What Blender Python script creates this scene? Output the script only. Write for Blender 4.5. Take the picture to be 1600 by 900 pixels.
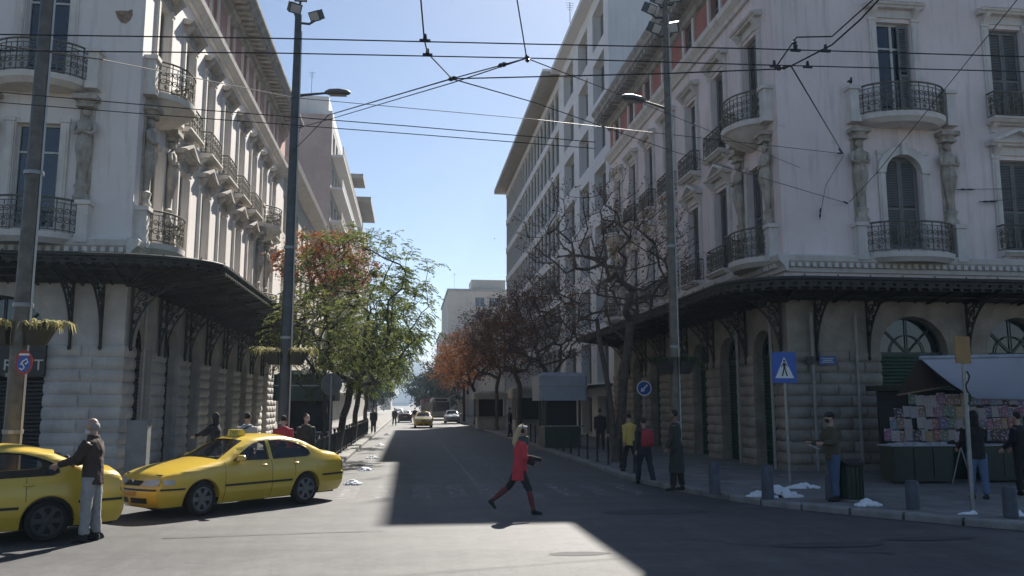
import bpy, bmesh, math, random
from mathutils import Vector, Matrix, noise
from math import sin, cos, pi, radians as rad, sqrt, atan2
random.seed(7)
HAZE = 0.00034
for o in list(bpy.data.objects): bpy.data.objects.remove(o)
SC = bpy.context.scene
COL = SC.collection

# ---------------------------------------------------------------- camera, sky, sun, exposure
CAM_H, FPX = 2.1, 1300.0
YAW, PITCH = rad(7.0), math.atan(182 / 1300.0)
cd = bpy.data.cameras.new('camera'); cam = bpy.data.objects.new('camera', cd); COL.objects.link(cam)
cam.location = (0, 0, CAM_H); cam.rotation_euler = (pi / 2 + PITCH, 0, -YAW)
cd.sensor_width = 36; cd.lens = FPX / 1600 * 36; cd.clip_start = 0.1; cd.clip_end = 6000
SC.camera = cam
SUN_AZ, SUN_EL = rad(20), rad(41)        # azimuth clockwise from the street axis (+Y)
wd = bpy.data.worlds.new('World'); SC.world = wd; wd.use_nodes = True
wn = wd.node_tree.nodes; sky = wn.new('ShaderNodeTexSky'); sky.sky_type = 'NISHITA'; sky.sun_disc = False
sky.sun_elevation = SUN_EL; sky.sun_rotation = SUN_AZ; sky.air_density = 0.9; sky.dust_density = 0.45; sky.ozone_density = 2.8
wn['Background'].inputs[1].default_value = 0.05
wd.node_tree.links.new(sky.outputs[0], wn['Background'].inputs[0])
sd = bpy.data.lights.new('sun', 'SUN'); sd.energy = 5.0; sd.angle = rad(0.53); sd.color = (1.0, 0.94, 0.85)
sun = bpy.data.objects.new('sun', sd); COL.objects.link(sun); sun.location = (15, 40, 60)
sun.rotation_euler = (-(pi / 2 - SUN_EL), 0, -SUN_AZ)
vs = SC.view_settings; vs.view_transform = 'Standard'; vs.look = 'None'; vs.gamma = 1; vs.exposure = 1.15; vs.use_curve_mapping = False
SC.cycles.max_bounces = 6; SC.cycles.diffuse_bounces = 3; SC.cycles.glossy_bounces = 3; SC.cycles.transmission_bounces = 4
SC.cycles.volume_bounces = 0; SC.cycles.caustics_reflective = False; SC.cycles.caustics_refractive = False

# ---------------------------------------------------------------- pixel to place
_F = Vector((sin(YAW) * cos(PITCH), cos(YAW) * cos(PITCH), sin(PITCH))); _R = Vector((cos(YAW), -sin(YAW), 0)); _U = _R.cross(_F)
_C = Vector((0, 0, CAM_H))
def ray(x, y): return _F + _R * ((x - 800) / FPX) + _U * ((450 - y) / FPX)
def onz(x, y, z=0.0): r = ray(x, y); return _C + r * ((z - CAM_H) / r.z)
def onx(x, y, X): r = ray(x, y); return _C + r * (X / r.x)
def ony(x, y, Y): r = ray(x, y); return _C + r * (Y / r.y)
def at_depth(x, d):                       # ground position on the sight line of a pixel column, d metres ahead
    t = (x - 800) / FPX; return Vector((d * (sin(YAW) + t * cos(YAW)), d * (cos(YAW) - t * sin(YAW)), 0))

# ---------------------------------------------------------------- materials
MATS = {}
def mat(name, col, rough=0.7, var=0.12, scale=3.0, bump=0.0, bscale=60, metal=0.0, spec=0.5, streak=0.0, stain=None, trans=0.0, alpha=1.0, coat=0.0, emit=None):
    m = bpy.data.materials.new(name); m.use_nodes = True; nt = m.node_tree; N = nt.nodes; L = nt.links; b = N['Principled BSDF']
    b.inputs['Roughness'].default_value = rough; b.inputs['Metallic'].default_value = metal
    b.inputs['Specular IOR Level'].default_value = spec
    if coat: b.inputs['Coat Weight'].default_value = coat; b.inputs['Coat Roughness'].default_value = 0.08
    if trans: b.inputs['Transmission Weight'].default_value = trans
    if alpha < 1: b.inputs['Alpha'].default_value = alpha
    if emit: b.inputs['Emission Color'].default_value = (*emit[0], 1); b.inputs['Emission Strength'].default_value = emit[1]
    geo = N.new('ShaderNodeNewGeometry'); src = geo.outputs['Position']
    c = None
    def rgb(v): n = N.new('ShaderNodeRGB'); n.outputs[0].default_value = (*v, 1); return n.outputs[0]
    def nz(sc, det=5, vec=None, rg=0.55):
        n = N.new('ShaderNodeTexNoise'); n.inputs['Scale'].default_value = sc; n.inputs['Detail'].default_value = det; n.inputs['Roughness'].default_value = rg
        L.new(vec or src, n.inputs['Vector']); return n.outputs[0]
    def mapr(v, a, b_, c_=0.0, d=1.0):
        n = N.new('ShaderNodeMapRange'); n.inputs[1].default_value = a; n.inputs[2].default_value = b_; n.inputs[3].default_value = c_; n.inputs[4].default_value = d
        L.new(v, n.inputs[0]); return n.outputs[0]
    def mix(f, a, b_):
        n = N.new('ShaderNodeMix'); n.data_type = 'RGBA'; L.new(f, n.inputs['Factor']); L.new(a, n.inputs['A']); L.new(b_, n.inputs['B']); return n.outputs['Result']
    c = rgb(col)
    if var:
        lo = tuple(max(0, x * (1 - var * 1.6)) for x in col); hi = tuple(min(1, x * (1 + var)) for x in col)
        c = mix(mapr(nz(scale), 0.3, 0.7), rgb(lo), rgb(hi))
        c = mix(mapr(nz(scale * 9), 0.35, 0.75, 0, 0.45), c, rgb(lo))
    if streak:
        mp = N.new('ShaderNodeMapping'); mp.inputs['Scale'].default_value = (2.6, 2.6, 0.22); L.new(src, mp.inputs['Vector'])
        c = mix(mapr(nz(1.6, 6, mp.outputs[0], 0.65), 0.52, 0.78, 0, streak), c, rgb(tuple(x * 0.45 for x in col)))
    if stain:
        c = mix(mapr(nz(stain[1], 6, None, 0.7), stain[2], stain[2] + 0.12, 0, stain[3]), c, rgb(stain[0]))
    L.new(c, b.inputs['Base Color'])
    if bump:
        bp = N.new('ShaderNodeBump'); bp.inputs['Strength'].default_value = bump; bp.inputs['Distance'].default_value = 0.02
        L.new(nz(bscale, 4), bp.inputs['Height']); L.new(bp.outputs[0], b.inputs['Normal'])
    MATS[name] = m; return m
def M(n): return MATS[n]
mat('plaster_cream', (0.80, 0.745, 0.705), 0.8, 0.05, 0.7, 0.25, 30, streak=0.5, stain=((0.50, 0.42, 0.36), 0.9, 0.66, 0.5))
mat('trim_shaded', (0.50, 0.465, 0.42), 0.85, 0.2, 2.0, 0.35, 40, streak=0.6)  # hood trim, streaked; the shade under the hoods is put into its darker colour
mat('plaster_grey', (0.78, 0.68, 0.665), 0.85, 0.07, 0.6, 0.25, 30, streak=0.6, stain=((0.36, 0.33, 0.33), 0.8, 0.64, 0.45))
mat('trim_cream', (0.74, 0.69, 0.63), 0.8, 0.10, 2.0, 0.25, 40, streak=0.5)
mat('trim_grey', (0.68, 0.645, 0.61), 0.8, 0.10, 2.0, 0.25, 40, streak=0.5)
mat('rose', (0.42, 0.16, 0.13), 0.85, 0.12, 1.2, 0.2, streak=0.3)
mat('rose_pale', (0.52, 0.30, 0.26), 0.85, 0.12, 1.2, 0.2, streak=0.3)
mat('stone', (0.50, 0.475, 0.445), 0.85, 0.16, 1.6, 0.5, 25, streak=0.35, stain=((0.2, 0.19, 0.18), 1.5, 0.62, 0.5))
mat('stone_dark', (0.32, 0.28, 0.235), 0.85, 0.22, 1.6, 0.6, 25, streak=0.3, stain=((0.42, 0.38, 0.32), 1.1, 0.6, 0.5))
mat('statue', (0.46, 0.42, 0.36), 0.85, 0.25, 3.0, 0.5, 30, streak=0.6)
mat('brick_scar', (0.36, 0.25, 0.17), 0.95, 0.3, 8.0, 0.8, 40)
mat('iron', (0.035, 0.036, 0.034), 0.6, 0.3, 6, metal=0.3, stain=((0.10, 0.06, 0.04), 3.0, 0.62, 0.6))
mat('cornice_stone', (0.36, 0.345, 0.32), 0.85, 0.25, 2.0, 0.4, 30, streak=0.5)
mat('iron_old', (0.16, 0.15, 0.115), 0.7, 0.3, 6, metal=0.2)
mat('canopy_sheet', (0.018, 0.028, 0.024), 0.6, 0.3, 2.0, 0.1, stain=((0.05, 0.042, 0.034), 1.5, 0.62, 0.5))
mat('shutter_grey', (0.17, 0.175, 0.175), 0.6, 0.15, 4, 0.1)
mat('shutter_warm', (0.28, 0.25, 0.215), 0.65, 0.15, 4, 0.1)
mat('frame_white', (0.55, 0.55, 0.52), 0.6, 0.1, 4)
mat('frame_green', (0.045, 0.075, 0.062), 0.5, 0.2, 4)
mat('roller_black', (0.02, 0.021, 0.024), 0.45, 0.2, 4, metal=0.2)
mat('roller_green', (0.012, 0.055, 0.033), 0.5, 0.25, 3, metal=0.1)
mat('glass', (0.015, 0.02, 0.026), 0.06, 0.0, spec=0.9)
mat('glass_far', (0.05, 0.06, 0.075), 0.12, 0.25, 0.5, spec=0.7)
mat('sign_black', (0.012, 0.012, 0.013), 0.4, 0.1, 4)
mat('letter', (0.6, 0.58, 0.5), 0.5, 0.05, 4)
mat('pole', (0.15, 0.135, 0.115), 0.5, 0.25, 5, 0.1, metal=0.45, stain=((0.16, 0.11, 0.07), 2.5, 0.6, 0.5))
mat('pole_dark', (0.075, 0.082, 0.088), 0.45, 0.2, 5, metal=0.4)
mat('lamp_grey', (0.14, 0.15, 0.155), 0.45, 0.1, 5, metal=0.3)
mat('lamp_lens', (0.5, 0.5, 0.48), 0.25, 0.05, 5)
mat('wire', (0.035, 0.035, 0.04), 0.55, 0.0, metal=0.7)
mat('insulator', (0.02, 0.015, 0.018), 0.4, 0.0)
mat('sidewalk', (0.20, 0.195, 0.185), 0.85, 0.2, 1.2, 0.3, 40, stain=((0.09, 0.09, 0.09), 1.2, 0.6, 0.5))
mat('kerbstone', (0.25, 0.243, 0.23), 0.85, 0.2, 2.5, 0.5, 30, stain=((0.14, 0.13, 0.12), 2.2, 0.58, 0.6))
mat('snow', (0.78, 0.80, 0.83), 0.75, 0.05, 8, 0.5, 25, stain=((0.35, 0.34, 0.32), 7.0, 0.64, 0.5))
mat('white_wall', (0.70, 0.70, 0.71), 0.8, 0.06, 0.4, streak=0.3)
mat('white_wall2', (0.66, 0.65, 0.64), 0.8, 0.06, 0.4, streak=0.3)
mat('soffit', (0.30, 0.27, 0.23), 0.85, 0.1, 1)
mat('pink_wall', (0.46, 0.35, 0.315), 0.85, 0.12, 0.3, streak=0.35)
mat('cream_wall', (0.58, 0.53, 0.46), 0.85, 0.1, 0.3, streak=0.35)
mat('concrete', (0.40, 0.39, 0.37), 0.85, 0.15, 0.6, streak=0.4)
mat('brown_panel', (0.22, 0.17, 0.14), 0.8, 0.15, 0.6)
mat('roof_tar', (0.16, 0.155, 0.15), 0.9, 0.15, 0.6)
mat('bark', (0.065, 0.052, 0.043), 0.9, 0.3, 6, 0.6, 40)
mat('bark_dark', (0.10, 0.078, 0.064), 0.9, 0.3, 6, 0.6, 40)
mat('bark_white', (0.16, 0.15, 0.135), 0.9, 0.2, 6, 0.6, 40)
def leaf_mat(name, cols, transl=0.35):
    m = bpy.data.materials.new(name); m.use_nodes = True; nt = m.node_tree; N = nt.nodes; L = nt.links; b = N['Principled BSDF']
    g = N.new('ShaderNodeNewGeometry'); rp = N.new('ShaderNodeValToRGB'); el = rp.color_ramp.elements
    el[0].color = (*cols[0], 1); el[1].color = (*cols[-1], 1)
    for i, c in enumerate(cols[1:-1]): e = el.new((i + 1) / (len(cols) - 1)); e.color = (*c, 1)
    L.new(g.outputs['Random Per Island'], rp.inputs[0]); L.new(rp.outputs[0], b.inputs['Base Color']); b.inputs['Roughness'].default_value = 0.75; b.inputs['Specular IOR Level'].default_value = 0.2
    t = N.new('ShaderNodeBsdfTranslucent'); L.new(rp.outputs[0], t.inputs['Color']); mx = N.new('ShaderNodeMixShader'); mx.inputs[0].default_value = transl
    L.new(b.outputs[0], mx.inputs[1]); L.new(t.outputs[0], mx.inputs[2]); L.new(mx.outputs[0], N['Material Output'].inputs[0]); MATS[name] = m
leaf_mat('leaf_green', [(0.045, 0.075, 0.025), (0.075, 0.115, 0.035), (0.13, 0.165, 0.04), (0.24, 0.24, 0.045)], 0.5)
leaf_mat('leaf_olive', [(0.06, 0.08, 0.025), (0.12, 0.14, 0.04), (0.24, 0.23, 0.06)], 0.45)
leaf_mat('leaf_rust', [(0.15, 0.06, 0.035), (0.26, 0.10, 0.045), (0.17, 0.11, 0.07)], 0.35)
leaf_mat('leaf_orange', [(0.20, 0.075, 0.03), (0.30, 0.12, 0.045), (0.22, 0.12, 0.06)], 0.4)
leaf_mat('leaf_dark', [(0.02, 0.035, 0.018), (0.035, 0.055, 0.025), (0.05, 0.07, 0.03)], 0.2)
leaf_mat('leaf_dry', [(0.30, 0.27, 0.12), (0.45, 0.40, 0.20), (0.22, 0.22, 0.08)], 0.35)

# ---------------------------------------------------------------- mesh collecting
class MB:
    def __init__(s): s.v = []; s.f = []; s.m = []
    def add(s, vs_, fs, mi=0):
        k = len(s.v); s.v += [tuple(p) for p in vs_]
        for f in fs: s.f.append(tuple(i + k for i in f)); s.m.append(mi)
        return s
    def box(s, x0, x1, y0, y1, z0, z1, mi=0):
        return s.add([(x0,y0,z0),(x1,y0,z0),(x1,y1,z0),(x0,y1,z0),(x0,y0,z1),(x1,y0,z1),(x1,y1,z1),(x0,y1,z1)],
                     [(3,2,1,0),(4,5,6,7),(0,1,5,4),(1,2,6,5),(2,3,7,6),(3,0,4,7)], mi)
    def prism(s, poly, f0, f1, mi=0):      # poly of 2-D points; f0/f1 turn a 2-D point into 3-D at either end
        n = len(poly); a = [f0(*p) for p in poly]; b = [f1(*p) for p in poly]
        return s.add(a + b, [tuple(range(n - 1, -1, -1)), tuple(range(n, 2 * n))] + [(i, (i + 1) % n, n + (i + 1) % n, n + i) for i in range(n)], mi)
    def tube(s, pts, r, n=6, mi=0, closed=False, caps=True):
        pts = [Vector(p) for p in pts]; k = len(pts)
        if k < 2: return s
        rs = r if isinstance(r, (list, tuple)) else [r] * k
        vs_ = []; up = None
        for i, p in enumerate(pts):
            a = pts[(i - 1) % k] if (closed or i > 0) else p; b = pts[(i + 1) % k] if (closed or i < k - 1) else p
            t = (b - a)
            t = t.normalized() if t.length > 1e-9 else Vector((0, 0, 1))
            if up is None: up = Vector((0, 0, 1)) if abs(t.z) < 0.9 else Vector((1, 0, 0))
            x = t.cross(up)
            if x.length < 1e-6: x = t.orthogonal()
            x.normalize(); y = x.cross(t).normalized(); up = y
            for j in range(n):
                q = 2 * pi * j / n + pi / n; vs_.append(p + (x * cos(q) + y * sin(q)) * rs[i])
        fs = []
        for i in range(k if closed else k - 1):
            i2 = (i + 1) % k
            for j in range(n): j2 = (j + 1) % n; fs.append((i*n+j, i*n+j2, i2*n+j2, i2*n+j))
        if caps and not closed: fs += [tuple(range(n - 1, -1, -1)), tuple(range((k-1)*n, k*n))]
        return s.add(vs_, fs, mi)
    def rings(s, rg, n=12, mi=0, caps=True):   # rg: list of (center, ax, ay) ellipses in the XY plane, bottom to top
        vs_ = []
        for c, a, b in rg:
            for j in range(n): q = 2*pi*j/n; vs_.append((c[0]+a*cos(q), c[1]+b*sin(q), c[2]))
        k = len(rg); fs = [(i*n+j, i*n+(j+1)%n, (i+1)*n+(j+1)%n, (i+1)*n+j) for i in range(k-1) for j in range(n)]
        if caps: fs += [tuple(range(n-1,-1,-1)), tuple(range((k-1)*n, k*n))]
        return s.add(vs_, fs, mi)
    def lathe(s, prof, n=12, c=(0,0,0), mi=0): return s.rings([((c[0],c[1],c[2]+z), r, r) for r, z in prof], n, mi)
    def ball(s, c, rx, ry=None, rz=None, n=10, k=6, mi=0):
        ry = ry or rx; rz = rz or rx
        return s.rings([((c[0],c[1],c[2]-rz*cos(pi*i/k)), max(1e-4, rx*sin(pi*i/k)), max(1e-4, ry*sin(pi*i/k))) for i in range(k+1)], n, mi)
    def xform(s, m, k0=0):
        for i in range(k0, len(s.v)): s.v[i] = tuple(m @ Vector(s.v[i]))
        return s
    def mesh(s, name, mats, smooth=None, fix=True):
        me = bpy.data.meshes.new(name); me.from_pydata(s.v, [], s.f)
        for m_ in (mats if isinstance(mats, (list, tuple)) else [mats]): me.materials.append(M(m_) if isinstance(m_, str) else m_)
        if any(s.m): me.polygons.foreach_set('material_index', s.m)
        if fix and len(s.f) < 60000:
            bm = bmesh.new(); bm.from_mesh(me); bmesh.ops.recalc_face_normals(bm, faces=bm.faces); bm.to_mesh(me); bm.free()
        if smooth is not None:
            me.polygons.foreach_set('use_smooth', [True] * len(me.polygons)); me.set_sharp_from_angle(angle=rad(smooth))
        me.update(); return me
    def put(s, name, mats, parent=None, mtx=None, smooth=None, fix=True):
        return place(name, s.mesh(name, mats, smooth, fix), parent, mtx)
def place(name, me, parent=None, mtx=None):
    """an object at a world matrix, under its parent if it has one"""
    o = bpy.data.objects.new(name, me); COL.objects.link(o)
    m = mtx.copy() if mtx is not None else Matrix()
    if parent is not None: o.parent = parent; m = wmat(parent).inverted() @ m
    o.matrix_basis = m; return o
def wmat(o):
    m = Matrix()
    while o is not None: m = o.matrix_basis @ m; o = o.parent
    return m
def part(name, me, parent):               # a child in its parent's own coordinates (parent may be rotated)
    o = bpy.data.objects.new(name, me); COL.objects.link(o); o.parent = parent; return o
def tag(o, label=None, cat=None, group=None, kind=None):
    if label: o['label'] = label
    if cat: o['category'] = cat
    if group: o['group'] = group
    if kind: o['kind'] = kind
    return o
def thing(name, label, cat, loc=(0, 0, 0), rz=0.0, group=None):
    o = bpy.data.objects.new(name, None); COL.objects.link(o); o.location = loc; o.rotation_euler = (0, 0, rz); o.empty_display_size = 0.3
    return tag(o, label, cat, group)
def copy_tree(o, parent=None):
    c = o.copy(); COL.objects.link(c); c.parent = parent
    for ch in [x for x in list(COL.objects) if x.parent == o]: copy_tree(ch, c)
    return c
def recenter(o):                          # move a top-level mesh's origin to its base
    me = o.data; xs = [v.co for v in me.vertices]
    c = Vector(((min(v.x for v in xs)+max(v.x for v in xs))/2, (min(v.y for v in xs)+max(v.y for v in xs))/2, min(v.z for v in xs)))
    me.transform(Matrix.Translation(-c)); o.location = o.location + c; return o
def frame(O, u, n):                       # facade frame: u along the wall, n out of the wall, z up
    m = Matrix.Identity(4)
    for i in range(3): m[i][0] = u[i]; m[i][1] = n[i]; m[i][2] = (0, 0, 1)[i]; m[i][3] = O[i]
    return m
T = lambda x, y, z: Matrix.Translation((x, y, z))
def remesh(mb, name, mt, vox, it=3, fold=0.0):
    me = mb.mesh('tmp', mt); o = bpy.data.objects.new('tmp', me); COL.objects.link(o)
    r = o.modifiers.new('r', 'REMESH'); r.mode = 'VOXEL'; r.voxel_size = vox
    s = o.modifiers.new('s', 'SMOOTH'); s.iterations = it; s.factor = .5
    out = bpy.data.meshes.new_from_object(o.evaluated_get(bpy.context.evaluated_depsgraph_get())); bpy.data.objects.remove(o)
    if fold:
        cs = [v.co.copy() for v in out.vertices]; ns = [v.normal.copy() for v in out.vertices]; fl = []
        for c, n_ in zip(cs, ns): fl += (c + n_*(fold*(noise.noise((c.x*13, c.y*13, c.z*7)) + .6*noise.noise((c.x*24+5, c.y*24, c.z*15)))))[:]
        out.vertices.foreach_set('co', fl)
    out.name = name; out.materials.clear(); out.materials.append(M(mt)); out.polygons.foreach_set('use_smooth', [True]*len(out.polygons)); return out
# ---------------------------------------------------------------- setting: road, pavements, kerbs, hill
def asphalt():
    m = bpy.data.materials.new('asphalt'); m.use_nodes = True; nt = m.node_tree; N = nt.nodes; L = nt.links; b = N['Principled BSDF']
    g = N.new('ShaderNodeNewGeometry'); P = g.outputs['Position']
    def nz(sc, det, vec=P, rg=0.6):
        n = N.new('ShaderNodeTexNoise'); n.inputs['Scale'].default_value = sc; n.inputs['Detail'].default_value = det; n.inputs['Roughness'].default_value = rg; L.new(vec, n.inputs['Vector']); return n.outputs[0]
    def ramp(v, *st):
        r = N.new('ShaderNodeValToRGB'); e = r.color_ramp.elements; e[0].position = st[0][0]; e[0].color = (*st[0][1],1); e[1].position = st[-1][0]; e[1].color = (*st[-1][1],1)
        for p, c in st[1:-1]: q = e.new(p); q.color = (*c,1)
        L.new(v, r.inputs[0]); return r.outputs[0]
    def mix(f, a, c, t='MIX'):
        n = N.new('ShaderNodeMix'); n.data_type = 'RGBA'; n.blend_type = t
        if hasattr(f, 'links'): L.new(f, n.inputs['Factor'])
        else: n.inputs['Factor'].default_value = f
        L.new(a, n.inputs['A']); L.new(c, n.inputs['B']); return n.outputs['Result']
    base = ramp(nz(0.35, 6), (0.3, (0.062,0.062,0.064)), (0.55, (0.072,0.072,0.072)), (0.75, (0.09,0.088,0.084)))
    fine = ramp(nz(55, 3), (0.3, (0.72,0.72,0.72)), (0.7, (1.22,1.22,1.2)))
    c = mix(1.0, base, fine, 'MULTIPLY')
    c = mix(1.0, c, ramp(nz(7, 6, P, 0.75), (0.3, (0.80,0.80,0.80)), (0.7, (1.18,1.18,1.18))), 'MULTIPLY')
    c = mix(1.0, c, ramp(nz(1.7, 6, P, 0.7), (0.33, (0.76,0.76,0.77)), (0.66, (1.16,1.16,1.15))), 'MULTIPLY')
    mp = N.new('ShaderNodeMapping'); mp.inputs['Scale'].default_value = (1.3, 0.06, 1); L.new(P, mp.inputs['Vector'])
    tr = ramp(nz(1.2, 4, mp.outputs[0]), (0.40, (1.08,1.08,1.08)), (0.66, (0.78,0.78,0.79)))      # worn wheel tracks along the street
    c = mix(0.8, c, mix(1.0, c, tr, 'MULTIPLY'))
    mp2 = N.new('ShaderNodeMapping'); mp2.inputs['Scale'].default_value = (0.07, 1.1, 1); mp2.inputs['Rotation'].default_value = (0,0,rad(-4)); L.new(P, mp2.inputs['Vector'])
    tr2 = ramp(nz(1.0, 4, mp2.outputs[0]), (0.36, (1.16,1.16,1.14)), (0.68, (0.74,0.74,0.75)))     # and across it
    c = mix(0.7, c, mix(1.0, c, tr2, 'MULTIPLY'))
    v = N.new('ShaderNodeTexVoronoi'); v.feature = 'DISTANCE_TO_EDGE'; v.inputs['Scale'].default_value = 0.28
    w = N.new('ShaderNodeVectorMath'); w.operation = 'ADD'; nn = N.new('ShaderNodeTexNoise'); nn.inputs['Scale'].default_value = 1.3; L.new(P, nn.inputs['Vector'])
    sc_ = N.new('ShaderNodeVectorMath'); sc_.operation = 'SCALE'; sc_.inputs['Scale'].default_value = 1.6; L.new(nn.outputs['Color'], sc_.inputs[0]); L.new(P, w.inputs[0]); L.new(sc_.outputs[0], w.inputs[1]); L.new(w.outputs[0], v.inputs['Vector'])
    cr = ramp(v.outputs[0], (0.002, (0.55,0.55,0.55)), (0.008, (1,1,1)))
    c = mix(0.55, c, mix(1.0, c, cr, 'MULTIPLY'))
    oil = ramp(nz(0.9, 5, P, 0.7), (0.64, (1,1,1)), (0.72, (0.62,0.62,0.63)))
    c = mix(0.7, c, mix(1.0, c, oil, 'MULTIPLY'))
    L.new(c, b.inputs['Base Color']); b.inputs['Roughness'].default_value = 0.72; b.inputs['Specular IOR Level'].default_value = 0.5
    bp = N.new('ShaderNodeBump'); bp.inputs['Strength'].default_value = 0.35; bp.inputs['Distance'].default_value = 0.01; L.new(nz(90, 3), bp.inputs['Height']); L.new(bp.outputs[0], b.inputs['Normal'])
    MATS['asphalt'] = m
asphalt()
mat('ground', (0.17, 0.165, 0.15), 0.9, 0.2, 0.05)
mat('hill', (0.13, 0.14, 0.11), 0.9, 0.3, 0.01)
mb = MB(); mb.add([(-2500,-300,-0.03),(2500,-300,-0.03),(2500,3500,-0.03),(-2500,3500,-0.03)], [(0,1,2,3)])
tag(mb.put('ground', 'ground'), kind='structure')
mb = MB()
ys = [-60, -20, 0, 10, 20, 30, 45, 70, 120, 220, 420]
for a, b in zip(ys, ys[1:]): mb.add([(-70,a,0),(90,a,0),(90,b,0),(-70,b,0)], [(0,1,2,3)])
tag(mb.put('road', 'asphalt'), kind='structure')

def smooth_path(pts, step=0.5):
    P = [Vector((p[0], p[1], 0)) for p in pts]; out = []
    for i in range(len(P) - 1):
        p0 = P[max(i-1,0)]; p1 = P[i]; p2 = P[i+1]; p3 = P[min(i+2,len(P)-1)]; n = max(1, int((p2-p1).length/step))
        for k in range(n):
            t = k/n; out.append(0.5*((2*p1)+(p2-p0)*t+(2*p0-5*p1+4*p2-p3)*t*t+(3*p1-p0-3*p2+p3)*t**3))
    out.append(P[-1]); return out
LK = [(-2.3,70),(-2.3,36),(-2.3,26),(-2.32,24),(-2.42,22.8),(-2.85,21.8),(-4.2,20.7),(-6.8,19.2),(-11,17.9),(-16,17.1)]
RK = [(6.1,70),(6.1,36),(6.1,26),(6.15,23),(6.5,20.3),(7.3,17.3),(8.6,15.2),(10.4,13.1),(13.2,11.2),(19,9.2)]
KW, KH = 0.28, 0.13
def resample(path, d):
    out = [path[0]]; acc = 0; prev = path[0]
    for p in path[1:]:
        while (p - prev).length + acc >= d:
            t = (d - acc) / (p - prev).length; prev = prev.lerp(p, t); out.append(prev); acc = 0
        acc += (p - prev).length; prev = p
    return out
def pavement(pts, side, far_x, name):
    path = smooth_path(pts, 0.4)
    off = []
    for i, p in enumerate(path):
        t = (path[min(i+1,len(path)-1)] - path[max(i-1,0)]).normalized(); nn = Vector((-t.y, t.x, 0))
        if nn.x * side < 0 and i < 8: nn = -nn
        off.append(nn)
    for i in range(1, len(off)):
        if off[i].dot(off[i-1]) < 0: off[i] = -off[i]
    mb = MB(); inner = [p + o * (KW - 0.01) for p, o in zip(path, off)]; n = len(path)
    vs_ = [(p.x, p.y, KH - 0.012) for p in inner] + [(far_x, max(p.y, 18 if side > 0 else 16), KH - 0.012) for p in inner]
    mb.add(vs_, [(i, i+1, n+i+1, n+i) for i in range(n-1)])
    mb.add([(pts[0][0], 70, KH-0.012), (far_x, 70, KH-0.012), (far_x, 320, KH-0.012), (pts[0][0], 320, KH-0.012)], [(0,1,2,3)])
    pv = tag(mb.put(name, 'sidewalk'), kind='structure')
    mb = MB(); mb.box(min(pts[0][0], pts[0][0]+side*KW), max(pts[0][0], pts[0][0]+side*KW), 70, 320, 0.001, KH)
    place_far = mb.put('kerb', 'kerbstone', pv)
    # kerb stones one by one
    st = MB(); l = 0.98; b = 0.02
    st.prism([(0,0.0),(0,KH-0.03),(0.025,KH),(KW,KH),(KW,0.0)], lambda a, z: (b, a, z), lambda a, z: (l-0.012, a, z))
    me = st.mesh('kerb_stone', 'kerbstone')
    rs = resample(path, 1.0)
    for i in range(len(rs)-1):
        a, b_ = rs[i], rs[i+1]; u = (b_-a).normalized(); nn = Vector((-u.y, u.x, 0)); j = min(range(len(path)), key=lambda k: (path[k]-a).length)
        if nn.dot(off[j]) < 0: nn = -nn
        o = place('kerb_stone', me, pv, frame((a.x, a.y, 0.001 + random.uniform(0,0.006)), u, nn))
    # paving slabs of the part of the pavement that is seen from near, joined: too small to pick apart
    return pv, path, off
PVL, pathL, offL = pavement(LK, -1, -40, 'pavement_left')
PVR, pathR, offR = pavement(RK, 1, 45, 'pavement_right')
# paving joints: thin slabs laid on the pavements
def slabs(pv, x0, x1, y0, y1, inside, name):
    mb = MB(); s = 0.5; y = y0; r = 0
    while y < y1:
        x = x0 + (0.25 if r % 2 else 0)
        while x < x1:
            if all(inside(x+dx, y+dy) for dx in (0, s) for dy in (0, s)):
                h = KH - 0.006 + random.uniform(-0.002, 0.003)
                mb.add([(x+.006,y+.006,h),(x+s-.006,y+.006,h),(x+s-.006,y+s-.006,h),(x+.006,y+s-.006,h)], [(0,1,2,3)], random.choice((0,0,1)))
            x += s
        y += s; r += 1
    o = mb.put(name, ['sidewalk', 'paver_light'], pv); o['kind'] = 'stuff'
mat('paver_light', (0.24, 0.235, 0.22), 0.85, 0.2, 1.5, 0.3, 40)
def inR(x, y):
    if y > 23: return x > 6.42
    return min((Vector((x,y,0))-p).length for p in pathR) > 0.36 and any(p.y <= y and p.x < x for p in pathR)
def inL(x, y): return (x < -2.62) if y > 23 else (min((Vector((x,y,0))-p).length for p in pathL) > 0.36 and any(p.y <= y and p.x > x for p in pathL))
slabs(PVR, 6.0, 20, 12, 50, inR, 'paving_slabs'); slabs(PVL, -12, -2.3, 16.5, 45, inL, 'paving_slabs')
# worn road paint
def paint():
    m = bpy.data.materials.new('road_paint'); m.use_nodes = True; nt = m.node_tree; N = nt.nodes; L = nt.links; b = N['Principled BSDF']
    b.inputs['Base Color'].default_value = (0.42, 0.42, 0.41, 1); b.inputs['Roughness'].default_value = 0.75
    g = N.new('ShaderNodeNewGeometry'); n = N.new('ShaderNodeTexNoise'); n.inputs['Scale'].default_value = 5; n.inputs['Detail'].default_value = 8; n.inputs['Roughness'].default_value = 0.75; L.new(g.outputs['Position'], n.inputs['Vector'])
    r = N.new('ShaderNodeMapRange'); r.inputs[1].default_value = 0.47; r.inputs[2].default_value = 0.62; r.inputs[4].default_value = 0.7; L.new(n.outputs[0], r.inputs[0]); L.new(r.outputs[0], b.inputs['Alpha']); MATS['road_paint'] = m
paint()
mb = MB()
for y in range(20, 95, 1): mb.add([(1.75,y,0.004),(1.87,y,0.004),(1.87,y+1,0.004),(1.75,y+1,0.004)], [(0,1,2,3)])
tag(mb.put('lane_line', 'road_paint'), kind='structure')
mb = MB()
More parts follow.
